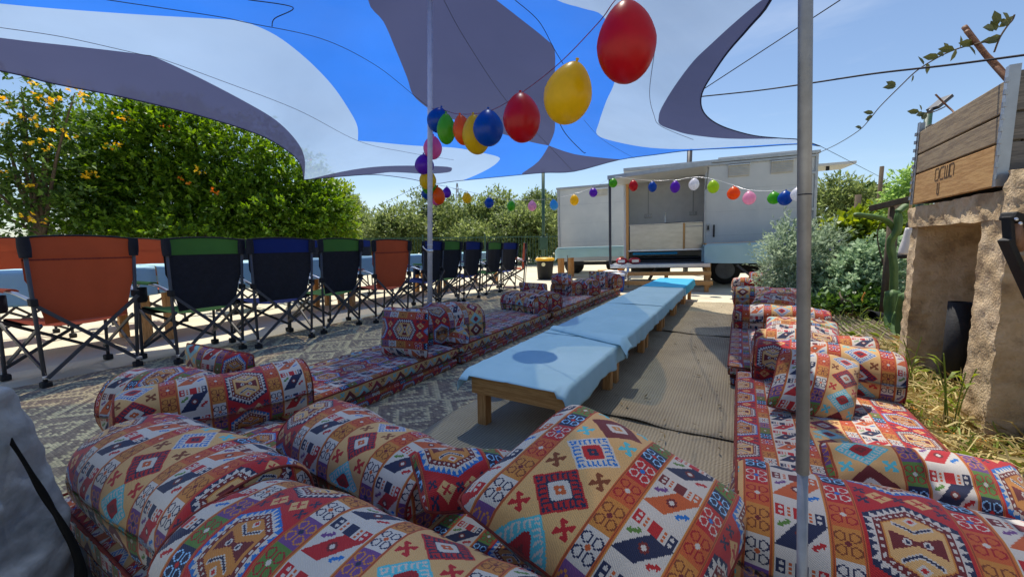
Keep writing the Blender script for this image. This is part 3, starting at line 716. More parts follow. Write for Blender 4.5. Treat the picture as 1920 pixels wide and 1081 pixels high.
# ------------------------------------------------------------------ shade sail
ctrl = [(570,337,'z',2.12),(640,331,'z',2.14),(700,327,'Y',7.4),(760,335,'Y',7.9),(815,344,'z',2.15),(852,340,'Y',8.4),(954,330,'Y',8.7),(1018,324,'Y',8.7),(1077,322,'Y',8.3),(1160,300,'Y',7.4),
        (1300,281,'z',2.2),(1400,276,'z',2.18),(1536,273,'z',2.12),(1413,254,'z',2.16),(1316,190,'z',2.17),(1336,139,'z',2.08),(1365,97,'z',2.02),(1404,52,'z',1.96),(1445,0,'z',1.90),
        (0,134,'z',2.52),(233,183,'z',2.46),(370,216,'z',2.36),(481,251,'z',2.24),(540,281,'z',2.16),(0,0,'z',2.75),(400,0,'z',2.85),(300,100,'z',2.68),(600,200,'z',2.6),
        (807,-50,'Y',4.0),(807,100,'Y',4.9),(807,200,'Y',6.0),(1100,0,'z',2.7),(1200,100,'z',2.45),(1000,150,'z',2.75),(1000,250,'Y',7.4),
        (0,-400,'z',2.5),(500,-400,'z',2.75),(1000,-400,'z',2.65),(1450,-300,'z',2.0),(-500,60,'z',2.4),(-500,-400,'z',2.3),(500,-1300,'z',2.4),(1200,-1300,'z',2.3),(1900,-1300,'z',2.05),(-500,-1300,'z',2.3)]
pts = []; ww = []
for x, y, k, v in ctrl:
    pts.append((x/500, y/500)); ww.append(1/(v if k == 'Y' else G(x, y, v).y))
pts = np.array(pts); ww = np.array(ww)
def tps_k(r): return np.where(r > 1e-9, r*r*np.log(r+1e-12), 0)
n_ = len(pts); K = tps_k(np.hypot(pts[:, None, 0]-pts[None, :, 0], pts[:, None, 1]-pts[None, :, 1]))+np.eye(n_)*.004
Pm = np.c_[np.ones(n_), pts]; Am = np.block([[K, Pm], [Pm.T, np.zeros((3, 3))]])
sol = np.linalg.solve(Am, np.r_[ww, 0, 0, 0])
def sail_w(x, y):
    r = np.hypot(pts[:, 0]-x/500, pts[:, 1]-y/500); return float(tps_k(r)@sol[:n_]+sol[n_]+sol[n_+1]*x/500+sol[n_+2]*y/500)
def sail_pt(x, y, k=1.0): return D(x, y, k/max(sail_w(x, y), .05))
def s2(pts_, n=6): return [(p.x, p.y) for p in spline([(a, b, 0) for a, b in pts_], n)]
right_edge = s2([(1538,274),(1500,262),(1462,259),(1413,254),(1365,241),(1336,227),(1319,210),(1314,190),(1319,168),(1336,139),(1365,97),(1404,52),(1445,0),(1482,-100),(1525,-260),(1575,-560),(1640,-1000)], 4)
left_edge = s2([(-700,-300),(-500,20),(-300,78),(0,133),(100,157),(233,183),(370,216),(481,251),(536,281),(562,306),(570,337)], 4)
back_edge = s2([(570,337),(640,331),(700,327.5),(760,334),(815,344),(852,340),(954,330),(1018,324),(1077,321.5),(1160,300),(1230,290),(1300,281.5),(1400,276.5),(1494,270.5),(1538,274)], 4)
outline = left_edge[:-1]+back_edge[:-1]+right_edge+[(1700,-1350),(900,-1400),(-500,-1300)]
c2_ = s2([(-700,-40),(-300,30),(0,71),(141,87),(266,102),(292,108),(370,144),(462,192),(518,226),(555,263),(571,296),(570.5,337)], 5)
c1_ = s2([(-700,-120),(-300,-30),(0,7),(237,26),(425,37),(464,43),(518,67),(573,109),(622,159),(655,207),(670,237),(671,264)], 5)+s2([(700,266),(775,273),(851,277),(901,286),(934,294),(935,302),(920,314),(895,327),(868,338)], 4)
P_white1 = c1_+[(800,420),(540,420)]+list(reversed(c2_))
P_dark1 = c2_+[(560,420),(-700,420)]
P_sliver = s2([(573,337.5),(640,322),(700,313),(763,310.5),(838,312.5),(847,318.5),(838,323.5),(800,326),(763,324),(731,323),(700,326.5),(640,332),(573,337.5)], 3)
P_dark2 = s2([(930,0),(983,41),(1024,74),(1040,94),(1040,150),(1040,211),(1040,245),(1029,273)], 3)+s2([(1029,273),(994,266),(945,252),(880,232),(826,217),(804,204),(775,179),(763,145),(741,91),(719,41),(690,0),(700,-90),(780,-190),(860,-90),(930,0)], 4)[1:]
P_dark3 = [(1029,273)]+s2([(1029,273),(1077,289),(1140,297),(1168,299)], 3)[1:]+[(1100,360),(970,345)]+s2([(980,324),(1010,302),(1029,273)], 3)
P_white2 = s2([(1000,-500),(960,-150),(985,-40),(1043,0),(1093,16),(1131,31),(1158,90),(1153,151),(1137,189),(1123,230),(1120,253),(1156,266),(1219,277),(1297,279.5),(1400,274),(1494,269),(1545,273)], 4)+[(1560,230),(2100,-900),(1300,-900)]
P_dark4 = s2([(1446,-2),(1429,0),(1378,42),(1332,84),(1300,115),(1266,160),(1241,201),(1235,220),(1238,234),(1266,245),(1297,253),(1365,260),(1462,260),(1500,260.5)], 4)+[(1520,255),(1400,200),(1480,-20)]
regions = [('white', P_white1), ('dark', P_dark1), ('dark', P_sliver), ('dark', P_dark2), ('dark', P_dark3), ('white', P_white2), ('dark', P_dark4)]
def inpoly(x, y, poly):
    c = False; j = len(poly)-1
    for i in range(len(poly)):
        xi, yi = poly[i]; xj, yj = poly[j]
        if (yi > y) != (yj > y) and x < (xj-xi)*(y-yi)/(yj-yi)+xi: c = not c
        j = i
    return c
V2 = []; E2 = []
def addloop(poly):
    o = len(V2); V2.extend(Vector(p) for p in poly)
    for k in range(len(poly)): E2.append((o+k, o+(k+1) % len(poly)))
addloop(outline)
for _, p in regions: addloop(p)
for x in np.arange(-690, 2000, 22):
    for y in np.arange(-60, 345, 18):
        if inpoly(x, y, outline): V2.append(Vector((x+3*math.sin(y), y)))
for x in np.arange(-690, 2000, 90):
    for y in np.arange(-1380, -60, 80):
        if inpoly(x, y, outline): V2.append(Vector((x, y)))
cv, ce, cf, _, _, _ = delaunay_2d_cdt(V2, E2, [], 0, 1e-4)
wp = [sail_pt(v.x, v.y) for v in cv]
def region_of(x, y):
    r = -1
    for k, (c, p) in enumerate(regions):
        if inpoly(x, y, p): r = k
    return r
sroot = G(807, 600, 0); sail = thing('shade_sail', 'big stretched blue, pale and slate swirl patterned shade sail overhead', 'shade sail', sail_pt(807, 0))
buckets = {}
for f in cf:
    x = sum(cv[i].x for i in f)/len(f); y = sum(cv[i].y for i in f)/len(f)
    if not inpoly(x, y, outline): continue
    buckets.setdefault(region_of(x, y), []).append(f)
for r, fs in sorted(buckets.items()):
    idx = {}; vs = []; ff = []
    for f in fs:
        q = []
        for i in f:
            if i not in idx: idx[i] = len(vs); vs.append(wp[i])
            q.append(idx[i])
        ff.append(tuple(q))
    mat = M_sb if r < 0 else dict(white=M_sw, dark=M_sd)[regions[r][0]]
    MB().add(vs, ff).build('fabric_panel', mat, sail, True, off=sail.location)
def sail_line(p, r=.003, name='seam', n=8):
    MB().tube([sail_pt(x, y, .993) for x, y in s2(p, n)], r, 5).build(name, M_cord, sail, off=sail.location)
sail_line([(0,52),(120,70),(259,101),(300,110),(411,150),(555,205),(671,264),(760,285),(851,300)], .0025)
sail_line([(200,0),(400,30),(464,43),(600,72),(700,120),(775,178),(812,208)])
sail_line([(465,0),(549,14),(515,35),(510,50)], .004)
sail_line([(832,0),(870,70),(950,190),(1029,273),(1075,322)], .0025)
sail_line([(965,0),(1010,40),(1040,94),(1056,120)])
sail_line([(1040,211),(1060,250),(1092,284),(1098,286)], .006)
sail_line([(1165,0),(1205,30),(1222,55),(1229,80),(1218,170),(1226,215),(1240,237),(1300,262)], .0025)
sail_line([(1095,225),(1130,262),(1190,297)], .002)
hem = MB()
hem.tube([sail_pt(x, y, .998) for x, y in back_edge], .006, 5); hem.tube([sail_pt(x, y, .998) for x, y in left_edge], .006, 5); hem.tube([sail_pt(x, y, .998) for x, y in right_edge], .006, 5)
hem.build('hem', M_sd, sail, off=sail.location)
def rope(name, label, cat, pts_, r, mat=M_cord, nn=8, group=None):
    p = spline(pts_, nn) if len(pts_) > 2 else [Vector(q) for q in pts_]; L0 = p[0]
    o = MB().tube(p, r, 6).build(name, mat, off=L0, smooth=True); o.location = L0
    return tag(o, label, cat, group)
rope('guy_rope', 'thin guy rope from the right tip of the sail down to the garden', 'rope', [sail_pt(1538, 274), D(1690, 352, 7.5)], .003)
rope('guy_rope', 'guy rope from the sail edge up to the top of the picture', 'rope', [sail_pt(1318, 168), D(1576, 0, 2.6)], .0035)
rope('power_cable', 'thick black cable from the sail edge to the wooden planter', 'cable', [sail_pt(1316, 181), D(1420, 170, 3.2), D(1520, 156, 2.7), D(1640, 138, 2.3), D(1780, 122, 2.0), D(1960, 98, 1.7)], .005)
rope('guy_rope', 'guy rope from the low tip of the sail towards the hedge', 'rope', [sail_pt(800, 342), D(712, 384, 12)], .004)

# poles
def pole(label, p, q, r, mat, foot=True):
    t = thing('support_pole', label, 'pole', p); L = q-p
    MB().tube([Vector((0, 0, 0)), L], r, 14).build('tube', mat, t, True)
    MB().tube([L*.275, L*.28], r*1.12, 14).build('joint_ring', mat, t, True)
    if foot: MB().lathe([(r*2.2, 0), (r*2.2, .01), (r*1.3, .012), (r*1.3, .05)], 16).build('foot_plate', mat, t)
    return t
pb = G(806, 641, 0); pole('thin grey tent pole at the left row of cushions', pb, D(806.5, -42, pb.y+.15), .0235, M_pale)
sp = thing('plastic_strip', 'white strip knotted round the thin grey tent pole', 'strip', D(806, 470, pb.y+.03))
MB().lathe([(.028, -.012), (.032, 0), (.028, .012)], 12).build('knot', M_silver, sp, True)
MB().tube(spline([(-.01, -.03, 0), (-.04, -.04, .02), (-.055, -.04, .045)], 4), .006, 6).build('tail', M_silver, sp, True)
nb_ = D(1503.5, 1120, .60); nt_ = D(1511, -60, .62)
nb0 = nb_+(nb_-nt_)*(nb_.z/(nt_.z-nb_.z)); nt0 = nt_+(nt_-nb_)*((2.05-nt_.z)/(nt_.z-nb_.z))
t = thing('support_pole', 'thick shiny steel tent pole nearest the camera on the right', 'pole', nb0)
jj = D(1505, 880, .606)-nb0
MB().tube([Vector((0, 0, 0)), jj], .0076, 20).build('lower_tube', M_steel, t, True)
MB().tube([jj-Vector((0, 0, .005)), nt0-nb0], .0092, 20).build('upper_tube', M_steel, t, True)
j2 = D(1508.5, 366, .614)-nb0; MB().tube([j2, j2+Vector((0, 0, .0016))], .0094, 20).build('joint_ring', M_cord, t, True)
MB().lathe([(.035, 0), (.035, .006), (.016, .008), (.016, .04)], 16).build('foot_plate', M_steel, t)
gp = D(1019, 500, 15.2); gp.z = 0
t = thing('support_pole', 'dark green steel post behind the yellow lidded bin', 'pole', gp)
MB().tube([Vector((0, 0, 0)), Vector((0, 0, D(1019, 318, 15.2).z))], .062, 12).build('tube', M_dgreen, t, True)
MB().box((0, -.05, .95), (.30, .16, .5)).build('switch_box', M_dgreen, t, bevel=.02)
tp = D(1292, 320, 11.5); 
MB_ = MB().tube([Vector((tp.x, tp.y, 0)), Vector((tp.x, tp.y, D(1292, 280, 11.5).z))], .07, 10).build('tent_post', M_frame, off=(tp.x, tp.y, 0), smooth=True); MB_.location = (tp.x, tp.y, 0)
tag(MB_, 'dark post rising behind the open food trailer', 'post')

# ------------------------------------------------------------------ balloons
bcol = dict(red=(206, 20, 40), yellow=(240, 205, 20), blue=(0, 92, 190), orange=(246, 110, 18), green=(96, 190, 40), pink=(240, 120, 190), palepink=(248, 186, 214), purple=(118, 40, 196), lightblue=(90, 190, 240), white=(236, 236, 244), lime=(190, 220, 40))
bm_ = {}
def balloon_mat(c):
    if c in bm_: return bm_[c]
    m, t, b, o = newmat('balloon rubber '+c); r, g, bl = bcol[c]; L = t.links.new
    lw = nd(t, 'ShaderNodeTexNoise'); lw.inputs['Scale'].default_value = 7
    rp = nd(t, 'ShaderNodeValToRGB'); rp.color_ramp.elements[0].color = srgb(r*.92, g*.92, bl*.92); rp.color_ramp.elements[1].color = srgb(r, g, bl)
    L(lw.outputs[0], rp.inputs[0]); L(rp.outputs[0], b.inputs['Base Color'])
    b.inputs['Roughness'].default_value = .32; b.inputs['Specular IOR Level'].default_value = .5
    tl_ = nd(t, 'ShaderNodeBsdfTranslucent'); L(rp.outputs[0], tl_.inputs[0])
    mix = nd(t, 'ShaderNodeMixShader'); mix.inputs[0].default_value = .55; L(b.outputs[0], mix.inputs[1]); L(tl_.outputs[0], mix.inputs[2]); L(mix.outputs[0], o.inputs[0])
    bm_[c] = m; return m
def balloon(c, px, py, wpx, hpx, Y, label, tilt=0, grp='balloons on the near string'):
    p = D(px, py, Y); sc = Y/F*(p-Vector((0, 0, H0))).length/Y*.98; rx = wpx/2*Y/F; rz = hpx/2*Y/F
    t = thing('balloon', label, 'balloon', p+Vector((0, 0, rz)), 0, grp); t.rotation_euler = (random.uniform(-.1, .1), R(tilt), random.uniform(0, 6))
    prof = []
    n = 18
    for k in range(n+1):
        s = k/n; th = math.pi*s; z = -math.cos(th)            # -1 bottom .. 1 top (neck)
        r = math.sin(th)*(1-.17*max(0, z)**1.0-.10*max(0, z)**3)
        prof.append((max(r*rx*1.02, .0035), rz*z-rz))
    MB().lathe(prof, 24).build('skin', balloon_mat(c), t, True)
    MB().lathe([(.0035, -.006), (.006, .004), (.010, .013), (.004, .016)], 10).build('knot', balloon_mat(c), t, True)
    return t
nearb = [('red', 1170, 78, 101, 134, 1.80, 4, 'largest red balloon, highest on the near string'), ('yellow', 1081, 174, 86, 106, 2.05, -20, 'large yellow balloon, second from the top of the near string'),
         ('red', 976, 222, 66, 87, 2.70, 0, 'second red balloon, between the big yellow and a blue balloon'), ('blue', 916, 240, 54, 64, 3.05, 0, 'blue balloon in front of a yellow one on the near string'),
         ('yellow', 888, 252, 50, 69, 3.2, -10, 'yellow balloon half behind the round blue balloon'), ('orange', 863, 245, 34, 54, 3.32, -10, 'orange balloon between green and yellow balloons on the near string'),
         ('green', 837, 242, 33, 54, 3.45, 0, 'green balloon left of the orange one on the near string'), ('blue', 828, 226, 40, 44, 3.6, 14, 'blue balloon half hidden behind the green one'),
         ('pink', 813, 277, 33, 42, 3.95, 0, 'pink balloon tied at the thin pole, top of the cluster'), ('purple', 795, 309, 34, 37, 3.98, 0, 'purple balloon left of the thin pole in the cluster'),
         ('yellow', 803, 337, 30, 36, 4.02, 0, 'yellow balloon of the pole cluster below the purple one'), ('green', 806, 352, 28, 24, 4.12, 0, 'green balloon of the pole cluster below the yellow one'),
         ('blue', 804, 363, 27, 22, 4.2, 0, 'blue balloon at the bottom left of the pole cluster'), ('orange', 821, 367, 22, 32, 4.1, -6, 'orange balloon at the bottom right of the pole cluster'),
         ('pink', 818, 374, 22, 22, 4.25, 0, 'pink balloon peeking out under the orange one at the pole'), ('purple', 838, 361, 16, 20, 5.4, 0, 'small purple balloon just right of the pole cluster')]
npos = []
for c, x, y, wd, hg, Y, tl_, lb in nearb:
    balloon(c, x, y, wd, hg, Y, lb, tl_); npos.append(D(x, y-hg/2-2, Y))
string = noisy('pink twine', [srgb(150, 40, 90), srgb(40, 24, 40)], scale=60, rough=.8)
rope('balloon_string', 'pink and black twine the big near balloons hang from', 'string', [sail_pt(1165, -10, .97), D(1150, 5, 1.82), D(1120, 45, 1.95), D(1045, 122, 2.3), D(972, 178, 2.72), D(915, 209, 3.05), D(860, 214, 3.4), D(828, 205, 3.6), D(808, 204, 3.85)], .0022, string)
rope('balloon_string', 'string down the thin pole holding the balloon cluster', 'string', [D(808, 204, 3.84), D(812, 255, 3.9), D(806, 290, 3.92), D(803, 330, 3.95), D(808, 352, 4.0)], .002, string)
farb = [('yellow', 876, 371, 17, 20, 6.6, 'yellow balloon on the far string left of the blue one over the olive trees'), ('blue', 917, 380, 17, 20, 7.1, 'blue balloon on the far string over the olive trees'), ('green', 959, 386, 15, 19, 7.6, 'green balloon on the far string over the olive trees'),
        ('palepink', 998, 386, 16, 19, 8.0, 'pale pink balloon just left of the green post'), ('lightblue', 1037, 384, 15, 20, 8.3, 'light blue balloon just right of the green post'), ('yellow', 1076, 375, 16, 20, 8.5, 'yellow balloon in front of the closed trailer'),
        ('purple', 1112, 361, 15, 17, 8.5, 'purple balloon in front of the closed trailer'), ('green', 1150, 343, 15, 17, 8.3, 'green balloon at the awning post of the food trailer'), ('red', 1187, 348, 16, 20, 8.1, 'red balloon in front of the open trailer kitchen'),
        ('blue', 1223, 350, 15, 19, 7.9, 'blue balloon in front of the open trailer kitchen'), ('purple', 1266, 350, 17, 22, 7.6, 'purple balloon in front of the open trailer kitchen'), ('white', 1302, 345, 18, 22, 7.4, 'white balloon in front of the right edge of the open kitchen'),
        ('lime', 1336, 350, 20, 24, 7.1, 'lime yellow balloon in front of the closed trailer wall'), ('orange', 1375, 362, 22, 24, 6.8, 'orange balloon in front of the closed trailer wall'), ('palepink', 1403, 371, 22, 25, 6.5, 'pale pink balloon in front of the trailer wall right of the orange one'),
        ('green', 1450, 371, 22, 23, 6.1, 'green balloon left of a blue one near the steel pole'), ('blue', 1473, 371, 24, 27, 5.9, 'blue balloon next to the half hidden white one'), ('white', 1495, 364, 22, 25, 5.7, 'white balloon half hidden behind the near steel pole')]
fp = [D(838, 350, 5.4)]
for c, x, y, wd, hg, Y, lb in farb:
    balloon(c, x, y, wd, hg, Y, lb, random.uniform(-8, 8), 'balloons on the far string'); fp.append(D(x+2, y-hg/2-2, Y))
rope('balloon_string', 'thin white string of the far balloons between pole and trailer', 'string', [D(808, 345, 4.0)]+fp, .003, M_silver, 3)

# ------------------------------------------------------------------ trailers
M_white = noisy('dusty white trailer panel', [srgb(184, 186, 186), srgb(200, 200, 197)], scale=2, rough=.38, bump=.04, bscale=5, spec=.5)
M_trim = noisy('grey aluminium trim', [srgb(150, 152, 154), srgb(172, 174, 176)], rough=.35, metal=.6, bump=0)
M_ss = noisy('brushed stainless', [srgb(168, 161, 149), srgb(186, 180, 169)], scale=4, rough=.28, metal=.9, bump=.1, bscale=30, stretch=(1, 1, 3))
M_inner = noisy('white inner panel', [srgb(228, 228, 226), srgb(238, 238, 236)], rough=.5, bump=0)  # lighter than the outer panels, standing in for light entering the bay
M_dark = noisy('dark chassis', [srgb(34, 33, 34), srgb(52, 50, 48)], rough=.7)
M_deck = noisy('grey deck plate', [srgb(92, 94, 100), srgb(120, 122, 126)], scale=6, rough=.5, bump=.3, bscale=50)
M_vent = noisy('beige louvre', [srgb(170, 164, 152), srgb(190, 184, 172)], rough=.6)
TPHI = R(20); TL = R(1.2)
def trailer_frame(px, Y):
    p = D(px, 455, Y); p.z = 0
    M = Matrix.Translation(p) @ Matrix.Rotation(-TPHI, 4, 'Z') @ Matrix.Rotation(-TL, 4, 'Y')
    return M
# local: x along the front to the right, y away from us, z up, origin under the bay / box edge
TM = trailer_frame(1322, 8.55)
tr = thing('food_trailer', 'white food trailer with its kitchen bay open, awning raised', 'trailer', None, M=TM)
def pb_(name, c, s, m, par=tr, bev=.006): return MB().box(c, s).build(name, m, par, bevel=bev)
B = 1.95; BL = -1.62; DEP = 1.25; ZB, ZT = .56, 2.56
box = pb_('closed_panel', (B/2, .03, (ZB+ZT)/2), (B, .06, ZT-ZB), M_white)
pb_('panel_trim', (B/2, -.012, ZT-.03), (B+.02, .05, .05), M_trim); pb_('panel_trim', (B+.0, -.005, (ZB+ZT)/2), (.04, .05, ZT-ZB+.02), M_trim); pb_('panel_trim', (.005, -.006, (ZB+ZT)/2-.03), (.04, .05, ZT-ZB-.06), M_trim)
for zz in (1.05, 1.55, 2.0): pb_('panel_seam', (B/2, -.001, zz), (B-.06, .004, .004), M_trim, bev=0)
pb_('end_wall', (B+.025, DEP/2+.03, (ZB+ZT)/2), (.05, DEP, ZT-ZB), M_white)
pb_('back_wall', ((B+BL)/2, DEP, (ZB+ZT)/2), (B-BL, .05, ZT-ZB), M_inner)
pb_('end_wall', (BL-.025, DEP/2, (ZB+ZT)/2), (.05, DEP, ZT-ZB), M_white)
pb_('roof', ((B+BL)/2, DEP/2, ZT+.03), (B-BL+.1, DEP+.12, .06), M_trim)
pb_('roof_rack', (1.05, .5, ZT+.13), (1.5, .05, .12), M_white)
pb_('floor', ((B+BL)/2, DEP/2, ZB-.05), (B-BL, DEP, .1), M_dark)
for x in (.62, 1.38):
    v = pb_('vent', (x, -.012, 2.36), (.38, .03, .23), M_vent)
    pb_('vent_hood', (x, -.04, 2.475), (.40, .08, .018), M_silver, v)
    for k in range(6): pb_('slat', (x, -.03, 2.28+k*.032), (.35, .012, .012), M_trim, v, 0)
for zz in (.8, 1.5, 2.2): pb_('hinge', (B-.06, -.03, zz), (.09, .02, .06), M_trim)
pb_('grab_handle', (.18, -.035, 1.15), (.03, .04, .26), M_rub)
for k in range(13): MB().lathe([(.012, 0), (.012, .006), (.004, .009)], 8, Matrix.Translation((.12+k*.14, -.002, 2.505-.0)) @ Matrix.Rotation(R(90), 4, 'X')).build('rivet', M_trim, tr)
lk = pb_('lock', (.07, -.03, 1.22), (.03, .04, .09), M_rub); pb_('lock_plate', (.07, -.012, 1.22), (.06, .012, .16), M_trim, lk)
# open bay
pb_('bay_post', (BL+.03, .02, (ZB+ZT)/2-.1), (.06, .05, ZT-ZB-.2), M_pine); pb_('bay_lintel', (BL/2, .03, ZT-.06), (-BL, .06, .12), M_white)
ct = pb_('counter', (BL/2, .3, 1.35), (-BL-.06, .55, .03), M_ss)
pb_('counter_front', (BL+.06+.60, .04, 1.06), (1.16, .04, .56), M_ss, ct); pb_('counter_front', (-.20, .06, 1.06), (.36, .04, .56), M_ss, ct)
pb_('counter_post', (-.40, .03, 1.06), (.04, .06, .58), M_pine, ct); pb_('counter_rail', (BL/2, .02, .77), (-BL-.05, .05, .035), M_silver, ct); pb_('drawer_line', (-.20, .035, 1.27), (.36, .012, .014), M_trim, ct)
fc = MB().tube(spline([(-.78, .38, 1.36), (-.78, .38, 1.58), (-.78, .33, 1.64), (-.78, .26, 1.60)], 5), .012, 8).build('tap', M_silver, tr, True)
pb_('sink', (-.62, .34, 1.372), (.34, .26, .02), M_dark, bev=.004)
for x in (-1.16, -.13):
    so_ = pb_('socket', (x, DEP-.045, 1.62), (.17, .04, .09), M_white); pb_('conduit', (x, DEP-.035, 2.05), (.025, .02, .78), M_white, so_, 0)
    for k in range(3): pb_('outlet', (x-.05+.05*k, DEP-.068, 1.62), (.03, .008, .04), M_trim, so_, 0)
pb_('blue_tray', (BL+.62, .25, .70), (.95, .4, .05), M_ct); pb_('shelf', (BL/2, .45, .60), (-BL-.1, .7, .03), M_dark)
aw = MB()
aw.add([(BL-.30, -.86, 2.30), (.0, -.86, 2.40), (.0, .0, 2.34), (BL-.30, .0, 2.26), (BL-.30, -.86, 2.33), (.0, -.86, 2.43), (.0, .0, 2.37), (BL-.30, .0, 2.29)],
       [(0, 1, 2, 3), (7, 6, 5, 4), (0, 4, 5, 1), (1, 5, 6, 2), (2, 6, 7, 3), (3, 7, 4, 0)])
awo = aw.build('awning', M_white, tr); MB().bar((BL-.31, -.875, 2.315), (.01, -.875, 2.415), .03, .075).build('awning_edge', M_trim, awo)
MB().bar((BL-.27, -.80, .5), (BL-.27, -.80, 2.29), .05, .05).build('awning_post', M_frame, tr)
MB().bar((-.02, -.30, 2.0), (-.02, -.72, 2.36), .03, .03).build('awning_strut', M_trim, tr)
dk = pb_('deck', (BL/2-.12, -.47, .48), (-BL+.26, .9, .05), M_deck); pb_('deck_edge', (BL/2-.12, -.935, .475), (-BL+.28, .03, .075), M_silver, dk)
lp = pb_('marker_light', (BL-.06, -.94, .40), (.10, .03, .04), noisy('amber lens', [srgb(230, 120, 20), srgb(240, 140, 30)], rough=.3)); 
MB().tube([(BL+.10, -.93, .45), (BL+.10, -.93, .02)], .028, 8).build('support_leg', M_silver, tr, True)
for x0, x1 in ((-.95, -1.15), (.55, .95)): MB().bar((x0, -.5, .45), (x1, -.6, .08), .06, .04).build('stabiliser_leg', M_frame, tr)
ch = pb_('chassis', ((B+BL)/2, .4, .42), (B-BL-.1, .12, .14), M_dark); pb_('chassis_rail', ((B+BL)/2, 1.2, .42), (B-BL-.1, .12, .14), M_dark, ch)
for yy in (.15, 1.35):
    Mw = Matrix.Translation((.42, yy, .31)) @ Matrix.Rotation(R(90), 4, 'X')
    wh = MB().lathe([(.20, -.09), (.29, -.085), (.31, -.05), (.31, .05), (.29, .085), (.20, .09)], 28, Mw).build('wheel', M_rub, tr, True)
    MB().lathe([(.05, .07), (.10, .075), (.18, .06), (.19, .095), (.17, .10)], 20, Mw).build('rim', M_deck, wh, True)
    pb_('fender', (.42, yy, .66), (.75, .24, .03), M_dark)
for x0, ww_, yy in ((-1.1, .9, .9), (1.25, 1.1, .7)): pb_('underbody_shade_box', (x0, yy, .34), (ww_, .5, .26), M_dark)  # dark boxes added to stand in for the shade beneath the trailer
pb_('rear_canopy', (B+.33, .35, 2.34), (.62, .7, .05), M_white); pb_('canopy_latch', (B+.22, .1, 2.28), (.05, .05, .09), M_rub)
# second trailer
T2 = trailer_frame(1177, 11.4)
t2 = thing('closed_trailer', 'closed white trailer left of the food trailer', 'trailer', None, M=T2)
W2_ = 1.98
pb_('front_wall', (-W2_/2, .03, 1.5), (W2_, .06, 2.16), M_white, t2); pb_('side_wall', (.02, 1.3, 1.5), (.05, 2.6, 2.16), M_white, t2); pb_('side_wall', (-W2_-.02, 1.3, 1.5), (.05, 2.6, 2.16), M_white, t2)
pb_('roof', (-W2_/2, 1.3, 2.60), (W2_+.12, 2.7, .06), M_trim, t2); pb_('corner_trim', (0, -.01, 1.5), (.07, .05, 2.16), M_trim, t2); pb_('corner_trim', (-W2_, -.01, 1.5), (.05, .05, 2.16), M_trim, t2)
for zz in (1.0, 1.55, 2.1): pb_('panel_seam', (-W2_/2, -.001, zz), (W2_-.08, .004, .004), M_trim, t2, 0)
v = pb_('vent', (-.75, -.02, 2.40), (.42, .03, .18), M_vent, t2); pb_('vent_hood', (-.75, -.05, 2.5), (.46, .1, .03), M_silver, v)
pb_('skirt', (-W2_/2, .05, .36), (W2_, .06, .1), M_dark, t2)
for x in (-.35, -W2_+.35): 
    Mw = Matrix.Translation((x, .5, .3)) @ Matrix.Rotation(R(90), 4, 'X'); MB().lathe([(.15, -.09), (.30, -.06), (.30, .06), (.15, .09)], 20, Mw).build('wheel', M_rub, t2, True)
# serving tables with hanging cloths beside the trailers
def serve(label, M, x0, x1, y0, y1, h, drop, mat, lab2, legs):
    t = thing('serving_table', label, 'table', None, M=M, group='tall serving tables')
    MB().box(((x0+x1)/2, (y0+y1)/2, h-.015), (x1-x0, y1-y0, .03)).build('tabletop', M_pine, t)
    MB().box(((x0+x1)/2, y0+.03, h-.08), (x1-x0-.02, .03, .09)).build('front_rail', M_pine, t)
    for lx in legs:
        for ly in (y0+.05, y1-.05): MB().box((lx, ly, h/2-.016), (.085, .07, h-.034)).build('leg', M_pinez, t, bevel=.004)
    mb = MB(); tot = drop*2+(y1-y0)+.02
    def f(i, j):
        x = x0-.05+(x1-x0+.10)*i; s = j*tot
        if s < drop: y = y0-.012-.015*math.sin(x*9)*(1-s/drop); z = h+.004-(drop-s)*(1+.05*math.sin(x*2.3))
        elif s > tot-drop: y = y1+.012; z = h+.004-(s-tot+drop)
        else: y = y0-.01+(s-drop); z = h+.004
        if i == 0: z -= .07; x += .03
        if i == 1: z -= .07; x -= .03
        return Vector((x, y, z))
    c = mb.grid(f, 24, 24).build('tablecloth', mat, None, True); c.matrix_world = M
    tag(c, lab2, 'tablecloth', 'cloths on the serving tables')
serve('wooden serving table along the closed trailer wall, under blue cloth', TM, -.04, 1.75, -.62, -.14, .90, .40, M_cl, 'light blue cloth hanging in front of the trailer wall on the right', (.03, 1.68))
serve('wooden serving table in front of the closed left trailer', trailer_frame(1177, 10.6), -1.86, -.02, -.35, .15, .85, .28, M_cp, 'pale aqua cloth on the table before the closed left trailer', (-1.78, -1.5, -.12))
# steps
t = thing('wooden_step', 'pine bench step in front of the trailer deck', 'step', None, M=TM)
MB().box((BL/2-.05, -1.12, .33), (-BL+.12, .14, .07)).build('upper_board', M_pine, t, bevel=.004); MB().box((BL/2-.08, -1.36, .17), (-BL+.18, .16, .075)).build('lower_board', M_pine, t, bevel=.004)
for x in (BL+.0, -.78, -.06): 
    MB().box((x, -1.13, .146), (.07, .09, .29)).build('leg', M_pinez, t); MB().box((x-.03, -1.37, .065), (.07, .09, .13)).build('leg', M_pinez, t)
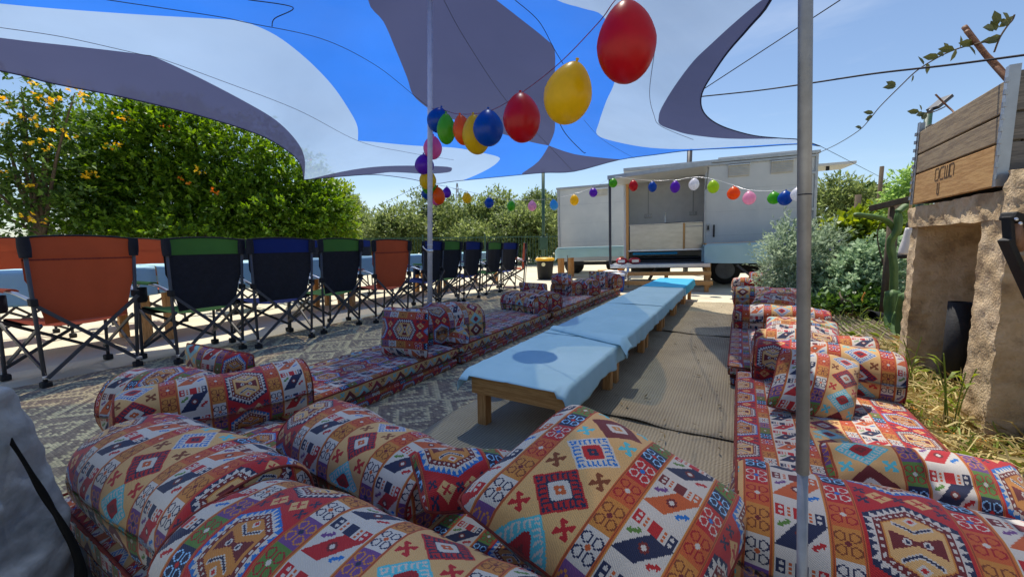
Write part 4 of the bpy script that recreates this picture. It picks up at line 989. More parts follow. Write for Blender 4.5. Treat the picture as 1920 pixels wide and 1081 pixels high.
# things on and by the deck
M_redp = noisy('red plastic wrap', [srgb(190, 26, 40), srgb(216, 44, 56)], rough=.35)
for k, (x, lb) in enumerate(((BL-.04, 'red wrapped package at the left end of the trailer deck'), (BL+.22, 'red wrapped package beside the post, right of its twin on the deck'))):
    M = TM @ Matrix.Translation((x, -.72, .505)) @ Matrix.Rotation(.25*k, 4, 'Z')
    t = thing('snack_package', lb, 'package', None, M=M, group='red packages on the deck')
    MB().grid(lambda i, j: Vector((.12*math.copysign(abs(math.cos(2*math.pi*j))**.6, math.cos(2*math.pi*j))*math.sin(math.pi*min(max(i, .001), .999))**.35, .09*math.copysign(abs(math.sin(2*math.pi*j))**.6, math.sin(2*math.pi*j))*math.sin(math.pi*min(max(i, .001), .999))**.35, .14*i+.006*math.sin(j*30))), 8, 20).build('wrap', M_redp, t, True)
    MB().box((0, -.088, .07), (.14, .012, .06)).build('print', M_silver, t)
cb = G(1152, 545, 0)
t = thing('cool_box', 'blue cool box with a white lid at the end of the left cushions', 'cool box', cb, -R(20))
MB().add([(x*(.19 if z else .17), y*(.14 if z else .125), z*.30) for z in (0, 1) for x, y in ((-1, -1), (1, -1), (1, 1), (-1, 1))], [(0, 1, 5, 4), (1, 2, 6, 5), (2, 3, 7, 6), (3, 0, 4, 7), (3, 2, 1, 0), (4, 5, 6, 7)]).build('body', noisy('cool box blue', [srgb(20, 66, 150), srgb(28, 80, 170)], rough=.4), t, bevel=.02)
MB().box((0, 0, .325), (.40, .30, .05)).build('lid', noisy('cool box lid', [srgb(220, 222, 226), srgb(232, 234, 236)], rough=.4), t, bevel=.015)
MB().tube(spline([(-.205, 0, .27), (-.22, 0, .37), (0, 0, .385), (.22, 0, .37), (.205, 0, .27)], 5), .011, 8).build('handle', M_silver, t, True)
bp_ = G(1022, 523, 0)
t = thing('waste_bin', 'black waste bin with a yellow lid behind the cushions', 'bin', bp_)
MB().lathe([(.17, 0), (.19, .02), (.225, .48), (.235, .50)], 24).build('body', M_rub, t, True)
MB().lathe([(.25, .49), (.255, .53), (.22, .56), (.05, .575)], 24).build('lid', noisy('yellow plastic', [srgb(226, 168, 20), srgb(240, 184, 30)], rough=.4), t, True)
MB().lathe([(.05, 0), (.05, .012), (.03, .014)], 16, Matrix.Translation((-.06, -.215, .40)) @ Matrix.Rotation(R(96), 4, 'X')).build('sticker', noisy('pale sticker', [srgb(220, 214, 170), srgb(232, 226, 186)], rough=.6), t)
bx = D(1130, 508, 9.0)
t = thing('wooden_stool', 'small wooden stool behind the blue cool box', 'stool', G(1135, 525, 0))
MB().box((0, 0, .24), (.34, .26, .035)).build('seat', M_pine, t, bevel=.004)
for x in (-.13, .13):
    for y in (-.09, .09): MB().box((x, y, .11), (.04, .04, .22)).build('leg', M_pinez, t)
st_ = G(1064, 521, 0)
rod = MB().tube([st_, st_+Vector((0, 0, .62))], .012, 6).build('thin_rod', M_frame, off=st_, smooth=True); rod.location = st_; tag(rod, 'thin dark rod leaning at the left serving table', 'rod')

# ------------------------------------------------------------------ fence, hill, pylon
fl, fr = D(560, 455, 16.2), D(1070, 450, 16.2); fl.z = fr.z = 0
fn_ = thing('metal_fence', 'dark green metal bar fence in front of the olive trees', 'fence', fl, math.atan2(fr.y-fl.y, fr.x-fl.x)); FLn = (fr-fl).length
bar0 = MB().tube([(0, 0, .1), (0, 0, 1.28)], .012, 5).build('bar', M_dgreen, fn_)
nbar = int(FLn/.115); bar0.location = (.115, 0, 0)
for k in range(2, nbar):
    if k % 22 == 0: continue
    c = bar0.copy(); C.objects.link(c); c.location = (k*.115, 0, 0)
for zz in (.16, 1.22): MB().box((FLn/2, 0, zz), (FLn, .035, .04)).build('rail', M_dgreen, fn_)
p0 = None
for k in range(0, nbar, 22):
    if p0 is None: p0 = MB().box((0, 0, .68), (.07, .07, 1.36)).build('post', M_dgreen, fn_); c = p0
    else: c = p0.copy(); C.objects.link(c)
    c.location = (k*.115, 0, 0)
M_hill = noisy('scrub hill', [srgb(64, 78, 60), srgb(104, 112, 84), srgb(82, 92, 70)], scale=.05, rough=1, bump=.5, bscale=.4, dist=2)
hc = D(905, 452, 420); mb = MB()
def _hill(i, j):
    x = (i-.5)*420; y = (j-.5)*160; e = math.exp(-(x/62)**2-(y/50)**2)*44+math.exp(-((x+70)/40)**2-(y/50)**2)*16
    return Vector((hc.x+x, hc.y+y, -4+e+3.5*noise.noise(Vector((x*.06, y*.06, 1)))*min(1, e/6)))
mb.grid(_hill, 80, 24); tag(mb.build('hill', M_hill, smooth=True), kind='structure')
pc = D(858, 380, 400); ptop = D(858, 343, 400).z
t = thing('power_pylon', 'lattice power pylon far off on the hill', 'pylon', (pc.x, pc.y, 20)); hh = ptop-20
mb = MB()
for sx in (-1, 1):
    for sy in (-1, 1): mb.tube([(sx*3, sy*3, 0), (sx*.5, sy*.5, hh)], .28, 4)
mb.build('lattice_leg', M_trim, t)
mb = MB()
for k in range(8):
    z0, z1 = hh*k/8, hh*(k+1)/8; w0, w1 = 3-2.5*k/8, 3-2.5*(k+1)/8
    for sy in (-1, 1): mb.tube([(-w0, sy*w0, z0), (w1, sy*w1, z1)], .16, 4); mb.tube([(w0, sy*w0, z0), (-w1, sy*w1, z1)], .16, 4)
mb.build('lattice_brace', M_trim, t)
for zz in (.72, .86): MB().box((0, 0, hh*zz), (9, .4, .4)).build('cross_arm', M_trim, t)

# ------------------------------------------------------------------ vegetation
def leaf_mesh(sprigs, leaf, wl, per, rng, droop=.25, spread=.55, ln=.3):
    """sprigs: list of (pos, dir).  Returns verts, faces of rhombic leaves set along twigs."""
    n = len(sprigs)*per; pos = np.array([s[0] for s in sprigs]); dr = np.array([s[1] for s in sprigs])
    dr /= np.linalg.norm(dr, axis=1)[:, None]+1e-9
    t = rng.random((len(sprigs), per)); L = ln*(.6+.8*rng.random((len(sprigs), 1)))
    base = pos[:, None, :]+dr[:, None, :]*(t*L)[..., None]; base[..., 2] -= droop*(t*L)**1.5
    d = dr[:, None, :]*.7+rng.normal(0, spread, (len(sprigs), per, 3)); d[..., 2] -= droop*.6
    d = d.reshape(-1, 3); d /= np.linalg.norm(d, axis=1)[:, None]+1e-9; base = base.reshape(-1, 3)
    up = rng.normal(0, .5, (n, 3)); up[:, 2] += 1.0
    sd_ = np.cross(d, up); sd_ /= np.linalg.norm(sd_, axis=1)[:, None]+1e-9
    sz = leaf*(.65+.7*rng.random((n, 1))); ww_ = sz*wl
    nrm = np.cross(sd_, d)
    v = np.stack([base, base+d*sz*.45+sd_*ww_-nrm*sz*.05, base+d*sz, base+d*sz*.45-sd_*ww_-nrm*sz*.05], 1).reshape(-1, 3)
    f = np.arange(4*n).reshape(-1, 4)
    return v, f
def fast_mesh(name, v, f, mat, parent=None, off=None):
    me = bpy.data.meshes.new(name); v = np.asarray(v, dtype=np.float32)
    if off is not None: v = v-np.array(off, dtype=np.float32)
    k = f.shape[1]; me.vertices.add(len(v)); me.vertices.foreach_set('co', v.ravel())
    me.loops.add(f.size); me.loops.foreach_set('vertex_index', f.ravel().astype(np.int32))
    me.polygons.add(len(f)); me.polygons.foreach_set('loop_start', np.arange(0, f.size, k, dtype=np.int32)); me.polygons.foreach_set('loop_total', np.full(len(f), k, dtype=np.int32))
    me.materials.append(mat); me.update(calc_edges=True); me.validate()
    o = bpy.data.objects.new(name, me); C.objects.link(o)
    if parent is not None: o.parent = parent
    return o
def blob_sprigs(blobs, n, rng, shell=.55):
    vol = np.array([b[1][0]*b[1][1]*b[1][2] for b in blobs])**.7; pr = vol/vol.sum(); out = []
    ks = rng.choice(len(blobs), n, p=pr)
    for k in ks:
        c, r = blobs[k]; d = rng.normal(0, 1, 3); d /= np.linalg.norm(d)
        q = (shell+(1-shell)*rng.random()**.6)*(.86+.28*noise.noise(Vector((d[0]*2.3+k, d[1]*2.3, d[2]*2.3)))+.1)
        p = (c[0]+d[0]*r[0]*q, c[1]+d[1]*r[1]*q, c[2]+d[2]*r[2]*q)
        if p[2] < .05: continue
        out.append((p, (d[0], d[1], d[2]+.35)))
    return out
M_bark = noisy('grey brown bark', [srgb(70, 58, 46), srgb(104, 90, 74)], scale=12, rough=.95, bump=.5, stretch=(1, 1, .3))
M_lf = leafmat('bright green leaves', srgb(50, 86, 24), srgb(120, 154, 48), .42)
M_lf2 = leafmat('flower shrub leaves', srgb(50, 78, 30), srgb(98, 128, 54), .3)
M_ol = leafmat('olive leaves', srgb(82, 102, 54), srgb(150, 164, 104), .4, .55)
M_ol2 = leafmat('darker olive leaves', srgb(74, 94, 52), srgb(138, 152, 98), .4, .55)
M_lav = leafmat('lavender foliage', srgb(112, 132, 106), srgb(176, 192, 164), .35, .6)
M_silv = leafmat('silver shrub leaves', srgb(104, 132, 100), srgb(176, 198, 162), .35, .6)
M_lime = leafmat('yellow green leaves', srgb(84, 112, 34), srgb(158, 172, 60), .35)
M_dk = leafmat('dark shrub leaves', srgb(42, 70, 30), srgb(84, 116, 50), .3)
M_flw = leafmat('yellow flowers', srgb(244, 190, 30), srgb(255, 226, 60), .3, .6)
M_flo = leafmat('orange flowers', srgb(216, 110, 24), srgb(236, 150, 40), .3, .6)
M_flp = leafmat('lavender flowers', srgb(60, 54, 110), srgb(90, 80, 146), .3, .6)
def tree(name, label, cat, base, blobs, n, per, leaf, wl, mat, seed, trunk_r=.1, limbs=True, group=None, ln=.3, spread=.55, flowers=None, shell=.55, fsz=.06):
    rng = np.random.default_rng(seed); base = Vector(base); t = thing(name, label, cat, base, 0, group)
    v, f = leaf_mesh(blob_sprigs(blobs, n, rng, shell), leaf, wl, per, rng, ln=ln, spread=spread)
    fast_mesh('crown', v, f, mat, t, base)
    mb = MB()
    top = max(blobs, key=lambda b: b[0][2])[0]; cz = np.mean([b[0][2] for b in blobs])
    fork = base+Vector((0, 0, max(.25, cz*.4)))
    mb.tube(spline([base, base+Vector((.03, .02, fork.z*.5)), fork], 4), [trunk_r*(1.15-.5*k/8) for k in range(9)], 8)
    if limbs:
        for c, r in blobs[:14]:
            c = Vector(c); m = (fork+c)/2+Vector((random.uniform(-.1, .1), random.uniform(-.1, .1), .08))
            mb.tube(spline([fork, m, c], 4), [trunk_r*(.5-.4*k/8) for k in range(9)], 6)
    mb.build('trunk', M_bark, t, True, off=base)
    if flowers:
        for (cen, mt, nn, rad) in flowers:
            sp_ = [((cen.x+rng.normal(0, rad), cen.y+rng.normal(0, rad), cen.z+rng.normal(0, rad*.8)), rng.normal(0, 1, 3)) for _ in range(nn)]
            v, f = leaf_mesh(sp_, fsz, .45, 4, rng, ln=.03, spread=1)
            tag(fast_mesh('flower_cluster', v, f, mt, t, base), kind='stuff')
    return t
def blobs_px(lst):
    """(px, py, rx_px, rz_px, depth) -> ellipsoids"""
    out = []
    for px, py, rx, rz, Y in lst:
        c = D(px, py, Y); out.append(((c.x, c.y, c.z), (rx*Y/F, rx*Y/F*.8, rz*Y/F)))
    return out
hed = blobs_px([(230,300,105,95,10.5),(330,280,100,80,11),(430,300,95,70,11.2),(520,340,80,65,11.4),(180,340,90,70,10.2),(300,380,120,80,10.8),(430,390,120,70,11.2),(560,390,75,60,11.5),(250,230,60,40,10.8),(340,232,50,36,11),(150,390,80,60,10),(520,420,110,50,11.2),(330,440,160,50,10.5),(600,410,55,60,11.5)])
fl_ = [(D(x, y, Y), m_, n_f, .07) for x, y, Y, m_, n_f in ((213,278,9.5,M_flw,12),(236,222,9.9,M_flw,10),(170,330,9.2,M_flw,12),(300,232,10,M_flo,5),(338,340,9.8,M_flo,4),(400,357,9.8,M_flo,5),(375,318,9.9,M_flw,5),(575,305,10.8,M_flo,3))]
tree('hedge_tree', 'big bright green hedge tree with orange flowers behind the chairs', 'tree', (-7.4, 11, 0), hed, 9500, 9, .125, .25, M_lf, 1, .16, ln=.34, flowers=fl_, shell=.3)
spx = blobs_px([(40,165,32,25,8.6),(105,185,42,25,8.8),(50,215,44,30,8.6),(100,240,50,35,8.8),(20,290,50,40,8.4),(80,320,60,45,8.6),(30,380,60,50,8.4),(100,410,60,50,8.8),(140,175,18,14,8.7),(10,250,26,22,8.4),(-60,300,70,60,8.3),(-120,380,90,80,8.3)])
fl2 = [(D(x,y,Y),M_flw,max(3,n-3),.06) for x,y,Y,n in ((145,172,8.5,9),(128,165,8.5,5),(87,190,8.4,8),(70,185,8.4,8),(8,186,8.2,10),(55,158,8.4,5),(105,180,8.5,7),(40,215,8.3,7),(65,225,8.3,8),(98,240,8.4,8),(133,255,8.5,6),(58,270,8.2,7),(95,278,8.3,6),(5,230,8.1,6),(160,180,8.7,5),(55,340,8.2,5),(5,320,8,7),(60,410,8.2,8),(75,415,8.2,6))]
tree('flowering_tree', 'sparse tree with yellow flower clusters at the left picture edge', 'tree', (-10.2, 8.7, 0), spx, 820, 9, .12, .24, M_lf2, 2, .09, ln=.34, flowers=fl2, shell=.2)
tree('hedge_tree', 'yellow green shrub at the right end of the hedge, before the olives', 'tree', D(640, 500, 12.2)-Vector((0, 0, D(640, 500, 12.2).z)), blobs_px([(600,370,45,40,12.4),(630,400,34,50,12.2),(620,440,40,40,12),(585,350,30,26,12.4)]), 1000, 9, .11, .25, leafmat('pale shrub leaves', srgb(84, 116, 30), srgb(150, 170, 60), .4), 3, .08)
olv = [(680,420,48,40,21,0,'left of the thin pole'),(745,425,55,42,20,0,'at the left of the grove behind the thin pole'),(815,405,50,50,22,1,'behind the balloon cluster'),(880,415,52,46,20,0,'below the far yellow balloon'),(940,405,48,50,21,0,'below the far blue balloon'),(985,430,55,40,18.5,0,'just behind the fence left of the green post'),(1000,385,34,32,24,1,'tallest in the grove, behind the pink balloon'),(1045,415,40,50,21,1,'next to the closed trailer'),(660,395,26,26,24,0,'small at the far left of the grove'),(905,445,60,34,18.3,0,'low bushy one behind the middle of the fence')]
for k, (px, py, rx, rz, Y, mm, where) in enumerate(olv):
    b = D(px, 455, Y); b.z = 0; rr = random.Random(k)
    bl = blobs_px([(px+rr.uniform(-.5, .5)*rx, py+rr.uniform(-.55, .55)*rz+6, rx*rr.uniform(.4, .62), rz*rr.uniform(.35, .55), Y+rr.uniform(-.8, .8)) for _ in range(9)]+[(px, py+25, rx*.8, rz*.7, Y)])
    tree('olive_tree', 'grey green olive tree %s' % where, 'tree', b, bl, 1300, 8, .19, .19, (M_ol, M_ol2)[mm], 50+k, .12, group='olive trees behind the fence', ln=.55)
# scrub mass far behind the grove
rng = np.random.default_rng(9)
sp_ = []
for k in range(5200):
    x = rng.uniform(-34, 40); y = 30+rng.uniform(0, 8); z = abs(rng.normal(0, 1.0))*(.9+.35*noise.noise(Vector((x*.25, y*.2, 0))))
    sp_.append(((x, y, z), (rng.normal(0, .6), -.4, 1)))
v, f = leaf_mesh(sp_, .42, .3, 6, rng, ln=.7); o = fast_mesh('far_scrub', v, f, M_ol2); tag(o, kind='stuff', label='dark scrub far behind the olive trees', cat='scrub')
# right garden
tree('olive_tree', 'grey green olive tree right of the trailer, behind the black netting', 'tree', (G(1575, 500, 0).x, 0, 0) if False else (9.4, 11, 0), blobs_px([(1575,385,38,36,12),(1545,410,34,40,12),(1600,400,34,34,12),(1570,360,22,18,12)]), 900, 9, .15, .16, M_ol, 70, .1, ln=.4)
tree('leafy_tree', 'dark green round leaved tree behind the garden posts', 'tree', (11.0, 12, 0), blobs_px([(1615,375,26,22,13),(1650,380,26,22,13),(1635,400,40,28,13),(1690,400,30,30,12)]), 600, 8, .17, .4, M_dk, 71, .1)
def bush(name, label, lst, n, per, leaf, wl, mat, seed, base, ln=.25, spread=.5, flowers=None, cat='shrub'):
    return tree(name, label, cat, base, blobs_px(lst), n, per, leaf, wl, mat, seed, .02, True, None, ln, spread, flowers, .25, .016)
lavf = [(D(x, y, 5.4), M_flp, 3, .015) for x, y in ((1463,445),(1478,432),(1490,428),(1452,475),(1460,468),(1444,500),(1470,455),(1500,440),(1560,470),(1588,480),(1597,490),(1605,502),(1575,452),(1452,512),(1510,420),(1528,430))]
bush('lavender_bush', 'tall grey green lavender bush with purple flower tips behind the pole', [(1490,520,45,60,5.7),(1520,490,50,60,5.9),(1470,560,40,45,5.5),(1540,540,50,60,5.8),(1560,480,40,50,6.0),(1462,500,26,50,5.4),(1480,460,26,36,5.6),(1455,580,26,30,5.3)], 3600, 12, .055, .15, M_lav, 80, (4.3, 5.9, 0), .22, .35, lavf)
bush('silver_shrub', 'silvery leaved shrub between the lavender and the cactus', [(1590,540,46,46,5.2),(1620,510,48,46,5.3),(1640,550,40,44,5.1),(1570,575,46,34,5.0),(1660,500,36,50,5.3)], 1500, 9, .065, .3, M_silv, 81, (4.45, 5.3, 0), .16)
bush('green_shrub', 'yellow green leafy shrub behind the silver one, under the beam', [(1610,440,44,30,6.0),(1650,430,44,34,6.0),(1580,455,40,26,6.1),(1630,465,50,24,5.9)], 900, 8, .09, .36, M_lime, 82, (5.3, 6.1, 0), .2)
bush('green_shrub', 'dark green undergrowth at the foot of the silver shrub', [(1560,590,60,22,4.75),(1620,585,60,26,4.8),(1650,595,40,26,4.7)], 700, 8, .07, .3, M_dk, 83, (4.0, 4.75, 0), .16)
bush('weed_plant', 'tall pale weed with spiky leaf rosettes left of the planter', [(1692,340,12,20,4.6),(1682,385,16,18,4.6),(1704,365,14,26,4.6),(1670,390,14,14,4.7)], 260, 9, .06, .2, leafmat('pale weed leaves', srgb(120, 158, 80), srgb(176, 204, 126), .4), 84, (4.5, 4.75, 0), .12, cat='plant')
bush('low_plant', 'dark leafy plant between the shrub and the fallen pot', [(1590,610,30,16,4.4),(1610,560,30,20,4.9)], 160, 8, .06, .35, M_dk, 85, (3.8, 4.5, 0), .12, cat='plant')
# black netting fence + posts + beam
nl, nr = D(1530, 440, 7.4), D(1640, 440, 7.0)
t = thing('netting_fence', 'low black netting fence behind the garden shrubs', 'fence', (nl.x, nl.y, 0)); dd = nr-nl
MB().grid(lambda i, j: Vector((dd.x*i, dd.y*i+.05*math.sin(i*9), .1+(D(1560, 417, 7.2).z-.1)*j+.04*math.sin(i*7)*j)), 16, 4).build('netting', M_black, t, True)
for i in (0, .5, 1): MB().box((dd.x*i, dd.y*i+.06, .65), (.05, .05, 1.3)).build('post', M_bark, t)
def post(label, px, py0, Y, r, mat=M_bark, lean=0):
    b = D(px, 455, Y); b.z = 0; h = D(px, py0, Y).z
    o = MB().tube([b, b+Vector((lean, 0, h))], r, 8).build('wooden_post', mat, off=b, smooth=True); o.location = b; tag(o, label, 'post', 'posts in the garden')
post('tall thin wooden post against the sky above the garden', 1641, 312, 8.0, .035)
post('short dark post behind the yellow green shrub', 1602, 365, 6.3, .04)
post('brown rusty post carrying the climbing cactus', 1671, 378, 4.35, .048)
bp0, bp1 = D(1632, 391, 4.5), D(1716, 371, 4.1); L0 = (bp0+bp1)/2
o = MB().bar(bp0, bp1, .05, .06).build('wooden_beam', M_bark, off=L0, bevel=.004); o.location = L0; tag(o, 'slanting brown beam resting on the cactus post', 'beam')
# cacti
M_cac = noisy('cactus skin', [srgb(62, 90, 44), srgb(90, 118, 58)], scale=10, rough=.6, bump=.2)
def ribbed(mb, pts_, r, ribs=5, depth=.3):
    p = spline(pts_, 6); n = ribs*4; rings = []; prev = None
    for i, q in enumerate(p):
        d = (p[min(i+1, len(p)-1)]-p[max(i-1, 0)]).normalized()
        e = d.orthogonal().normalized() if prev is None else (prev-d*prev.dot(d)).normalized(); prev = e; g = d.cross(e)
        k = i/(len(p)-1); rr = r*(1 if k < .88 else max(.15, math.sqrt(max(0, 1-((k-.88)/.12)**2))))*(1+.06*math.sin(i*1.7))
        rings.append([q+(e*math.cos(2*math.pi*a/n)+g*math.sin(2*math.pi*a/n))*rr*(1-depth*(.5-.5*math.cos(2*math.pi*ribs*a/n))) for a in range(n)])
    vs = [v for r_ in rings for v in r_]; fs = []
    for i in range(len(rings)-1):
        for a in range(n): fs.append((i*n+a, i*n+(a+1) % n, (i+1)*n+(a+1) % n, (i+1)*n+a))
    fs += [tuple(range(n-1, -1, -1)), tuple((len(rings)-1)*n+a for a in range(n))]
    mb.add(vs, fs)
def cactus(label, stems, base):
    t = thing('cactus', label, 'cactus', base)
    for pts_, r, ribs in stems:
        mb = MB(); ribbed(mb, pts_, r, ribs); mb.build('stem', M_cac, t, True, off=base)
cb0 = G(1676, 628, 0)
cactus('pair of upright green column cactus stems by the concrete wall', [([cb0, D(1673, 590, 3.85), D(1674, 543, 3.85)], .072, 6), ([G(1694, 645, 0), D(1692, 600, 3.45), D(1698, 548, 3.4)], .055, 6), ([G(1684, 640, 0), D(1682, 610, 3.6), D(1688, 583, 3.6)], .05, 6)], cb0)
cb1 = D(1676, 455, 4.25); cb1.z = 0
cactus('climbing cactus on the rusty post with one arm reaching left', [([cb1, D(1674, 560, 4.22), D(1676, 500, 4.2), D(1670, 455, 4.2), D(1683, 430, 4.15), D(1684, 395, 4.15)], .035, 4), ([D(1680, 432, 4.2), D(1660, 412, 4.2), D(1630, 405, 4.2), D(1600, 402, 4.2)], .03, 3), ([D(1684, 398, 4.15), D(1700, 386, 4.15), D(1722, 384, 4.1)], .035, 3)], cb1)

# grass / hay by the wall
M_gr = leafmat('green grass', srgb(92, 116, 44), srgb(150, 166, 78), .3, .6); M_hay = leafmat('dry hay', srgb(150, 132, 82), srgb(206, 190, 134), .2, .8)
def blades(n, area, hgt, flat, mat, name, seed, label):
    rng = np.random.default_rng(seed); V = []; 
    a = rng.uniform(area[0], area[1], n); b = rng.uniform(area[2], area[3], n)
    keep = np.array([noise.noise(Vector((x*2.2, y*2.2, seed))) for x, y in zip(a, b)]) > -.35; a, b = a[keep], b[keep]; n = len(a)
    pos = a[:, None]*np.array(N)[None]+b[:, None]*np.array(U)[None]; pos[:, 2] = .015+rng.random(n)*.04*(1 if flat < .5 else 2)
    d = rng.normal(0, 1, (n, 3)); d[:, 2] = np.abs(d[:, 2])*(1-flat)*1.6+.05; d /= np.linalg.norm(d, axis=1)[:, None]
    L = hgt*(.5+rng.random((n, 1))); s = np.cross(d, rng.normal(0, 1, (n, 3))); s /= np.linalg.norm(s, axis=1)[:, None]; wd = .0022+.002*rng.random((n, 1))
    mid = pos+d*L*.55; tip = pos+d*L; tip[:, 2] = np.maximum(tip[:, 2]-L[:, 0]*.3, .01)
    v = np.stack([pos-s*wd, pos+s*wd, mid+s*wd, tip, mid-s*wd], 1).reshape(-1, 3); f = np.arange(5*n).reshape(-1, 5)
    o = fast_mesh(name, v, f, mat); tag(o, kind='stuff', label=label, cat='grass')
blades(5200, (.66, 1.5, 1.2, 4.4), .12, .8, M_hay, 'dry_hay', 3, 'dry cut hay lying by the concrete wall')
blades(3000, (.68, 1.5, 1.3, 4.4), .11, .45, M_gr, 'green_grass', 4, 'green grass growing among the hay')
blades(1200, (.9, 2.4, 4.2, 7), .14, .5, M_gr, 'green_grass', 5, 'green grass at the foot of the garden shrubs')
wl_ = G(1818, 835, 0)
def weed(label, base, h, n, seed):
    rng = random.Random(seed); t = thing('tall_weed', label, 'weed', base, 0, 'weeds at the wall'); 
    for k in range(n):
        x, y = rng.uniform(-.03, .03), rng.uniform(-.03, .03); hh_ = h*rng.uniform(.6, 1); lx, ly = rng.uniform(-.08, .06), rng.uniform(-.06, .06)
        st = MB().tube(spline([(x, y, 0), (x+lx*.3, y+ly*.3, hh_*.5), (x+lx, y+ly, hh_)], 5), .0025, 5).build('stem', M_gr, t)
        for q in range(4):
            zz = hh_*(.35+.17*q); an = rng.uniform(0, 6.28); dx, dy = math.cos(an), math.sin(an); L = .07*rng.uniform(.7, 1.3)
            b0 = Vector((x+lx*(zz/hh_)**2, y+ly*(zz/hh_)**2, zz))
            MB().add([b0, b0+Vector((dx*L*.5-dy*.008, dy*L*.5+dx*.008, L*.45)), b0+Vector((dx*L, dy*L, L*.5)), b0+Vector((dx*L*.5+dy*.008, dy*L*.5-dx*.008, L*.45))], [(0, 1, 2, 3)]).build('leaf', M_lime, st)
weed('tall green weed growing against the edge of the concrete wall', W(.92, 2.56), .42, 5, 1)
weed('small green weed in front of the black pipe', W(.95, 3.2), .34, 4, 2)

# ------------------------------------------------------------------ concrete wall with niche
def concmat():
    m = noisy('rough earthy concrete', [srgb(128, 106, 78), srgb(184, 158, 120), srgb(206, 182, 146), srgb(158, 132, 98)], scale=6, rough=.95, bump=.55, bscale=95, detail=12, dist=.012)
    return m
M_con = concmat()
wr = W(1.2, 3.1, 0); wall = thing('concrete_wall', 'rough tan concrete block with a square niche, carrying the wooden planter', 'wall', wr)
def cblock(name, a0, a1, b0, b1, z0, z1, amp=.012, res=.018, parent=wall, jag=0):
    na, nb2, nz_ = max(2, int((a1-a0)/res)), max(2, int((b1-b0)/res)), max(2, int((z1-z0)/res)); mb = MB()
    def dsp(a, b, z):
        q = Vector((a*7, b*7, z*7)); q2 = Vector((a*24, b*24, z*24))
        q3 = q*9; r3 = abs(noise.noise(q3)); r2 = .8*noise.noise(q2)-.7*max(0, noise.noise(q*2.3)-.25)
        return W(a+amp*(.35*noise.noise(q)+r2+.6*r3), b+amp*(.35*noise.noise(q+Vector((9, 0, 0)))+.8*noise.noise(q2+Vector((5, 0, 0)))+.6*r3), max(-.05, z+amp*.5*noise.noise(q+Vector((0, 7, 0)))))
    A = lambda i: a0+(a1-a0)*i; Bf = lambda i: b0+(b1-b0)*i; Zf = lambda i: z0+(z1-z0)*i
    mb.grid(lambda i, j: dsp(a0, Bf(i), Zf(j)), nb2, nz_); mb.grid(lambda i, j: dsp(a1, Bf(i), Zf(j)), nb2, nz_)
    mb.grid(lambda i, j: dsp(A(i), b0, Zf(j)), na, nz_); mb.grid(lambda i, j: dsp(A(i), b1, Zf(j)), na, nz_)
    mb.grid(lambda i, j: dsp(A(i), Bf(j), z1), na, nb2); mb.grid(lambda i, j: dsp(A(i), Bf(j), z0), na, nb2)
    return mb.build(name, M_con, parent, True, off=wr)
cblock('pillar', .99, 1.9, 2.50, 2.73, -.03, 1.02, .010)
cblock('pillar', 1.0, 1.9, 3.54, 3.66, -.03, 1.02, .012)
cblock('lintel', .985, 1.9, 2.50, 3.67, 1.0, 1.13, .014)
cblock('niche_back', 1.50, 1.9, 2.71, 3.56, -.03, 1.02, .008)
cblock('top_stone', .97, 1.5, 2.06, 2.52, .98, 1.20, .018)
cblock('end_slab', 1.10, 1.9, 2.0, 2.53, -.03, 1.0, .012)
# pipe in niche
pp = G(1785, 735, 0); t = thing('black_pipe', 'thick black plastic pipe standing in the wall niche', 'pipe', pp)
MB().lathe([(.058, 0), (.058, .55), (.052, .55), (.052, .50)], 24).build('tube', M_rub, t, True)
hb = G(1728, 702, 0); 
o = MB().tube(spline([hb, hb+Vector((.005, .0, .2)), D(1733, 600, hb.y), D(1741, 592, hb.y+.01), D(1765, 588, hb.y+.08)], 6), .011, 8).build('bent_pipe', M_rub, off=hb, smooth=True); o.location = hb; tag(o, 'thin black pipe bent into the wall niche', 'pipe')
# ------------------------------------------------------------------ wooden planter crate
cz = 1.145; cr0 = W(.975, 3.06, cz)
M_pl = wood('weathered grey board', srgb(122, 104, 82), srgb(156, 136, 106), axis=1, scale=4); M_pl2 = wood('tan board', srgb(168, 124, 72), srgb(196, 154, 98), axis=1, scale=4); M_end = wood('grey end board', srgb(86, 82, 78), srgb(116, 110, 102), axis=0, scale=4)
crate = thing('wooden_planter', 'weathered wooden crate planter on top of the concrete wall, stencilled', 'planter', cr0, -LANE)
Lc, Wc, Hc = .98, .62, .45
for k, (z0, z1, m) in enumerate(((0, .185, M_pl2), (.19, .305, M_pl), (.31, .45, M_pl))):
    MB().box((0, 0, (z0+z1)/2), (.024, Lc, z1-z0-.004)).build('side_plank', m, crate, bevel=.004)
    MB().box((Wc, 0, (z0+z1)/2), (.024, Lc, z1-z0-.004)).build('side_plank', m, crate, bevel=.004)
    for s in (-1, 1): MB().box((Wc/2, s*(Lc/2-.012), (z0+z1)/2), (Wc-.03, .024, z1-z0-.004)).build('end_plank', M_end, crate, bevel=.004)
for s in (-1, 1):
    h = Hc+.05 if s < 0 else Hc+.06
    MB().box((.032, s*(Lc/2-.045), Hc/2+.015), (.04, .05, Hc+.03)).build('corner_post', M_end, crate, bevel=.004)
    st = MB().box((-.0, s*(Lc/2+.003), h/2), (.035, .004, h)).build('hinge_strap', M_trim, crate)
    MB().box((-.0145, s*(Lc/2-.012), h/2), (.003, .03, h)).build('hinge_flange', M_trim, st)
    for k in range(9): MB().tube([(-.02, s*(Lc/2+.004), .03+k*.05), (-.02, s*(Lc/2+.004), .05+k*.05)], .008, 8).build('knuckle', M_trim, st)
MB().box((Wc/2, 0, .30), (Wc-.04, Lc-.05, .04)).build('soil', M_soil, crate)
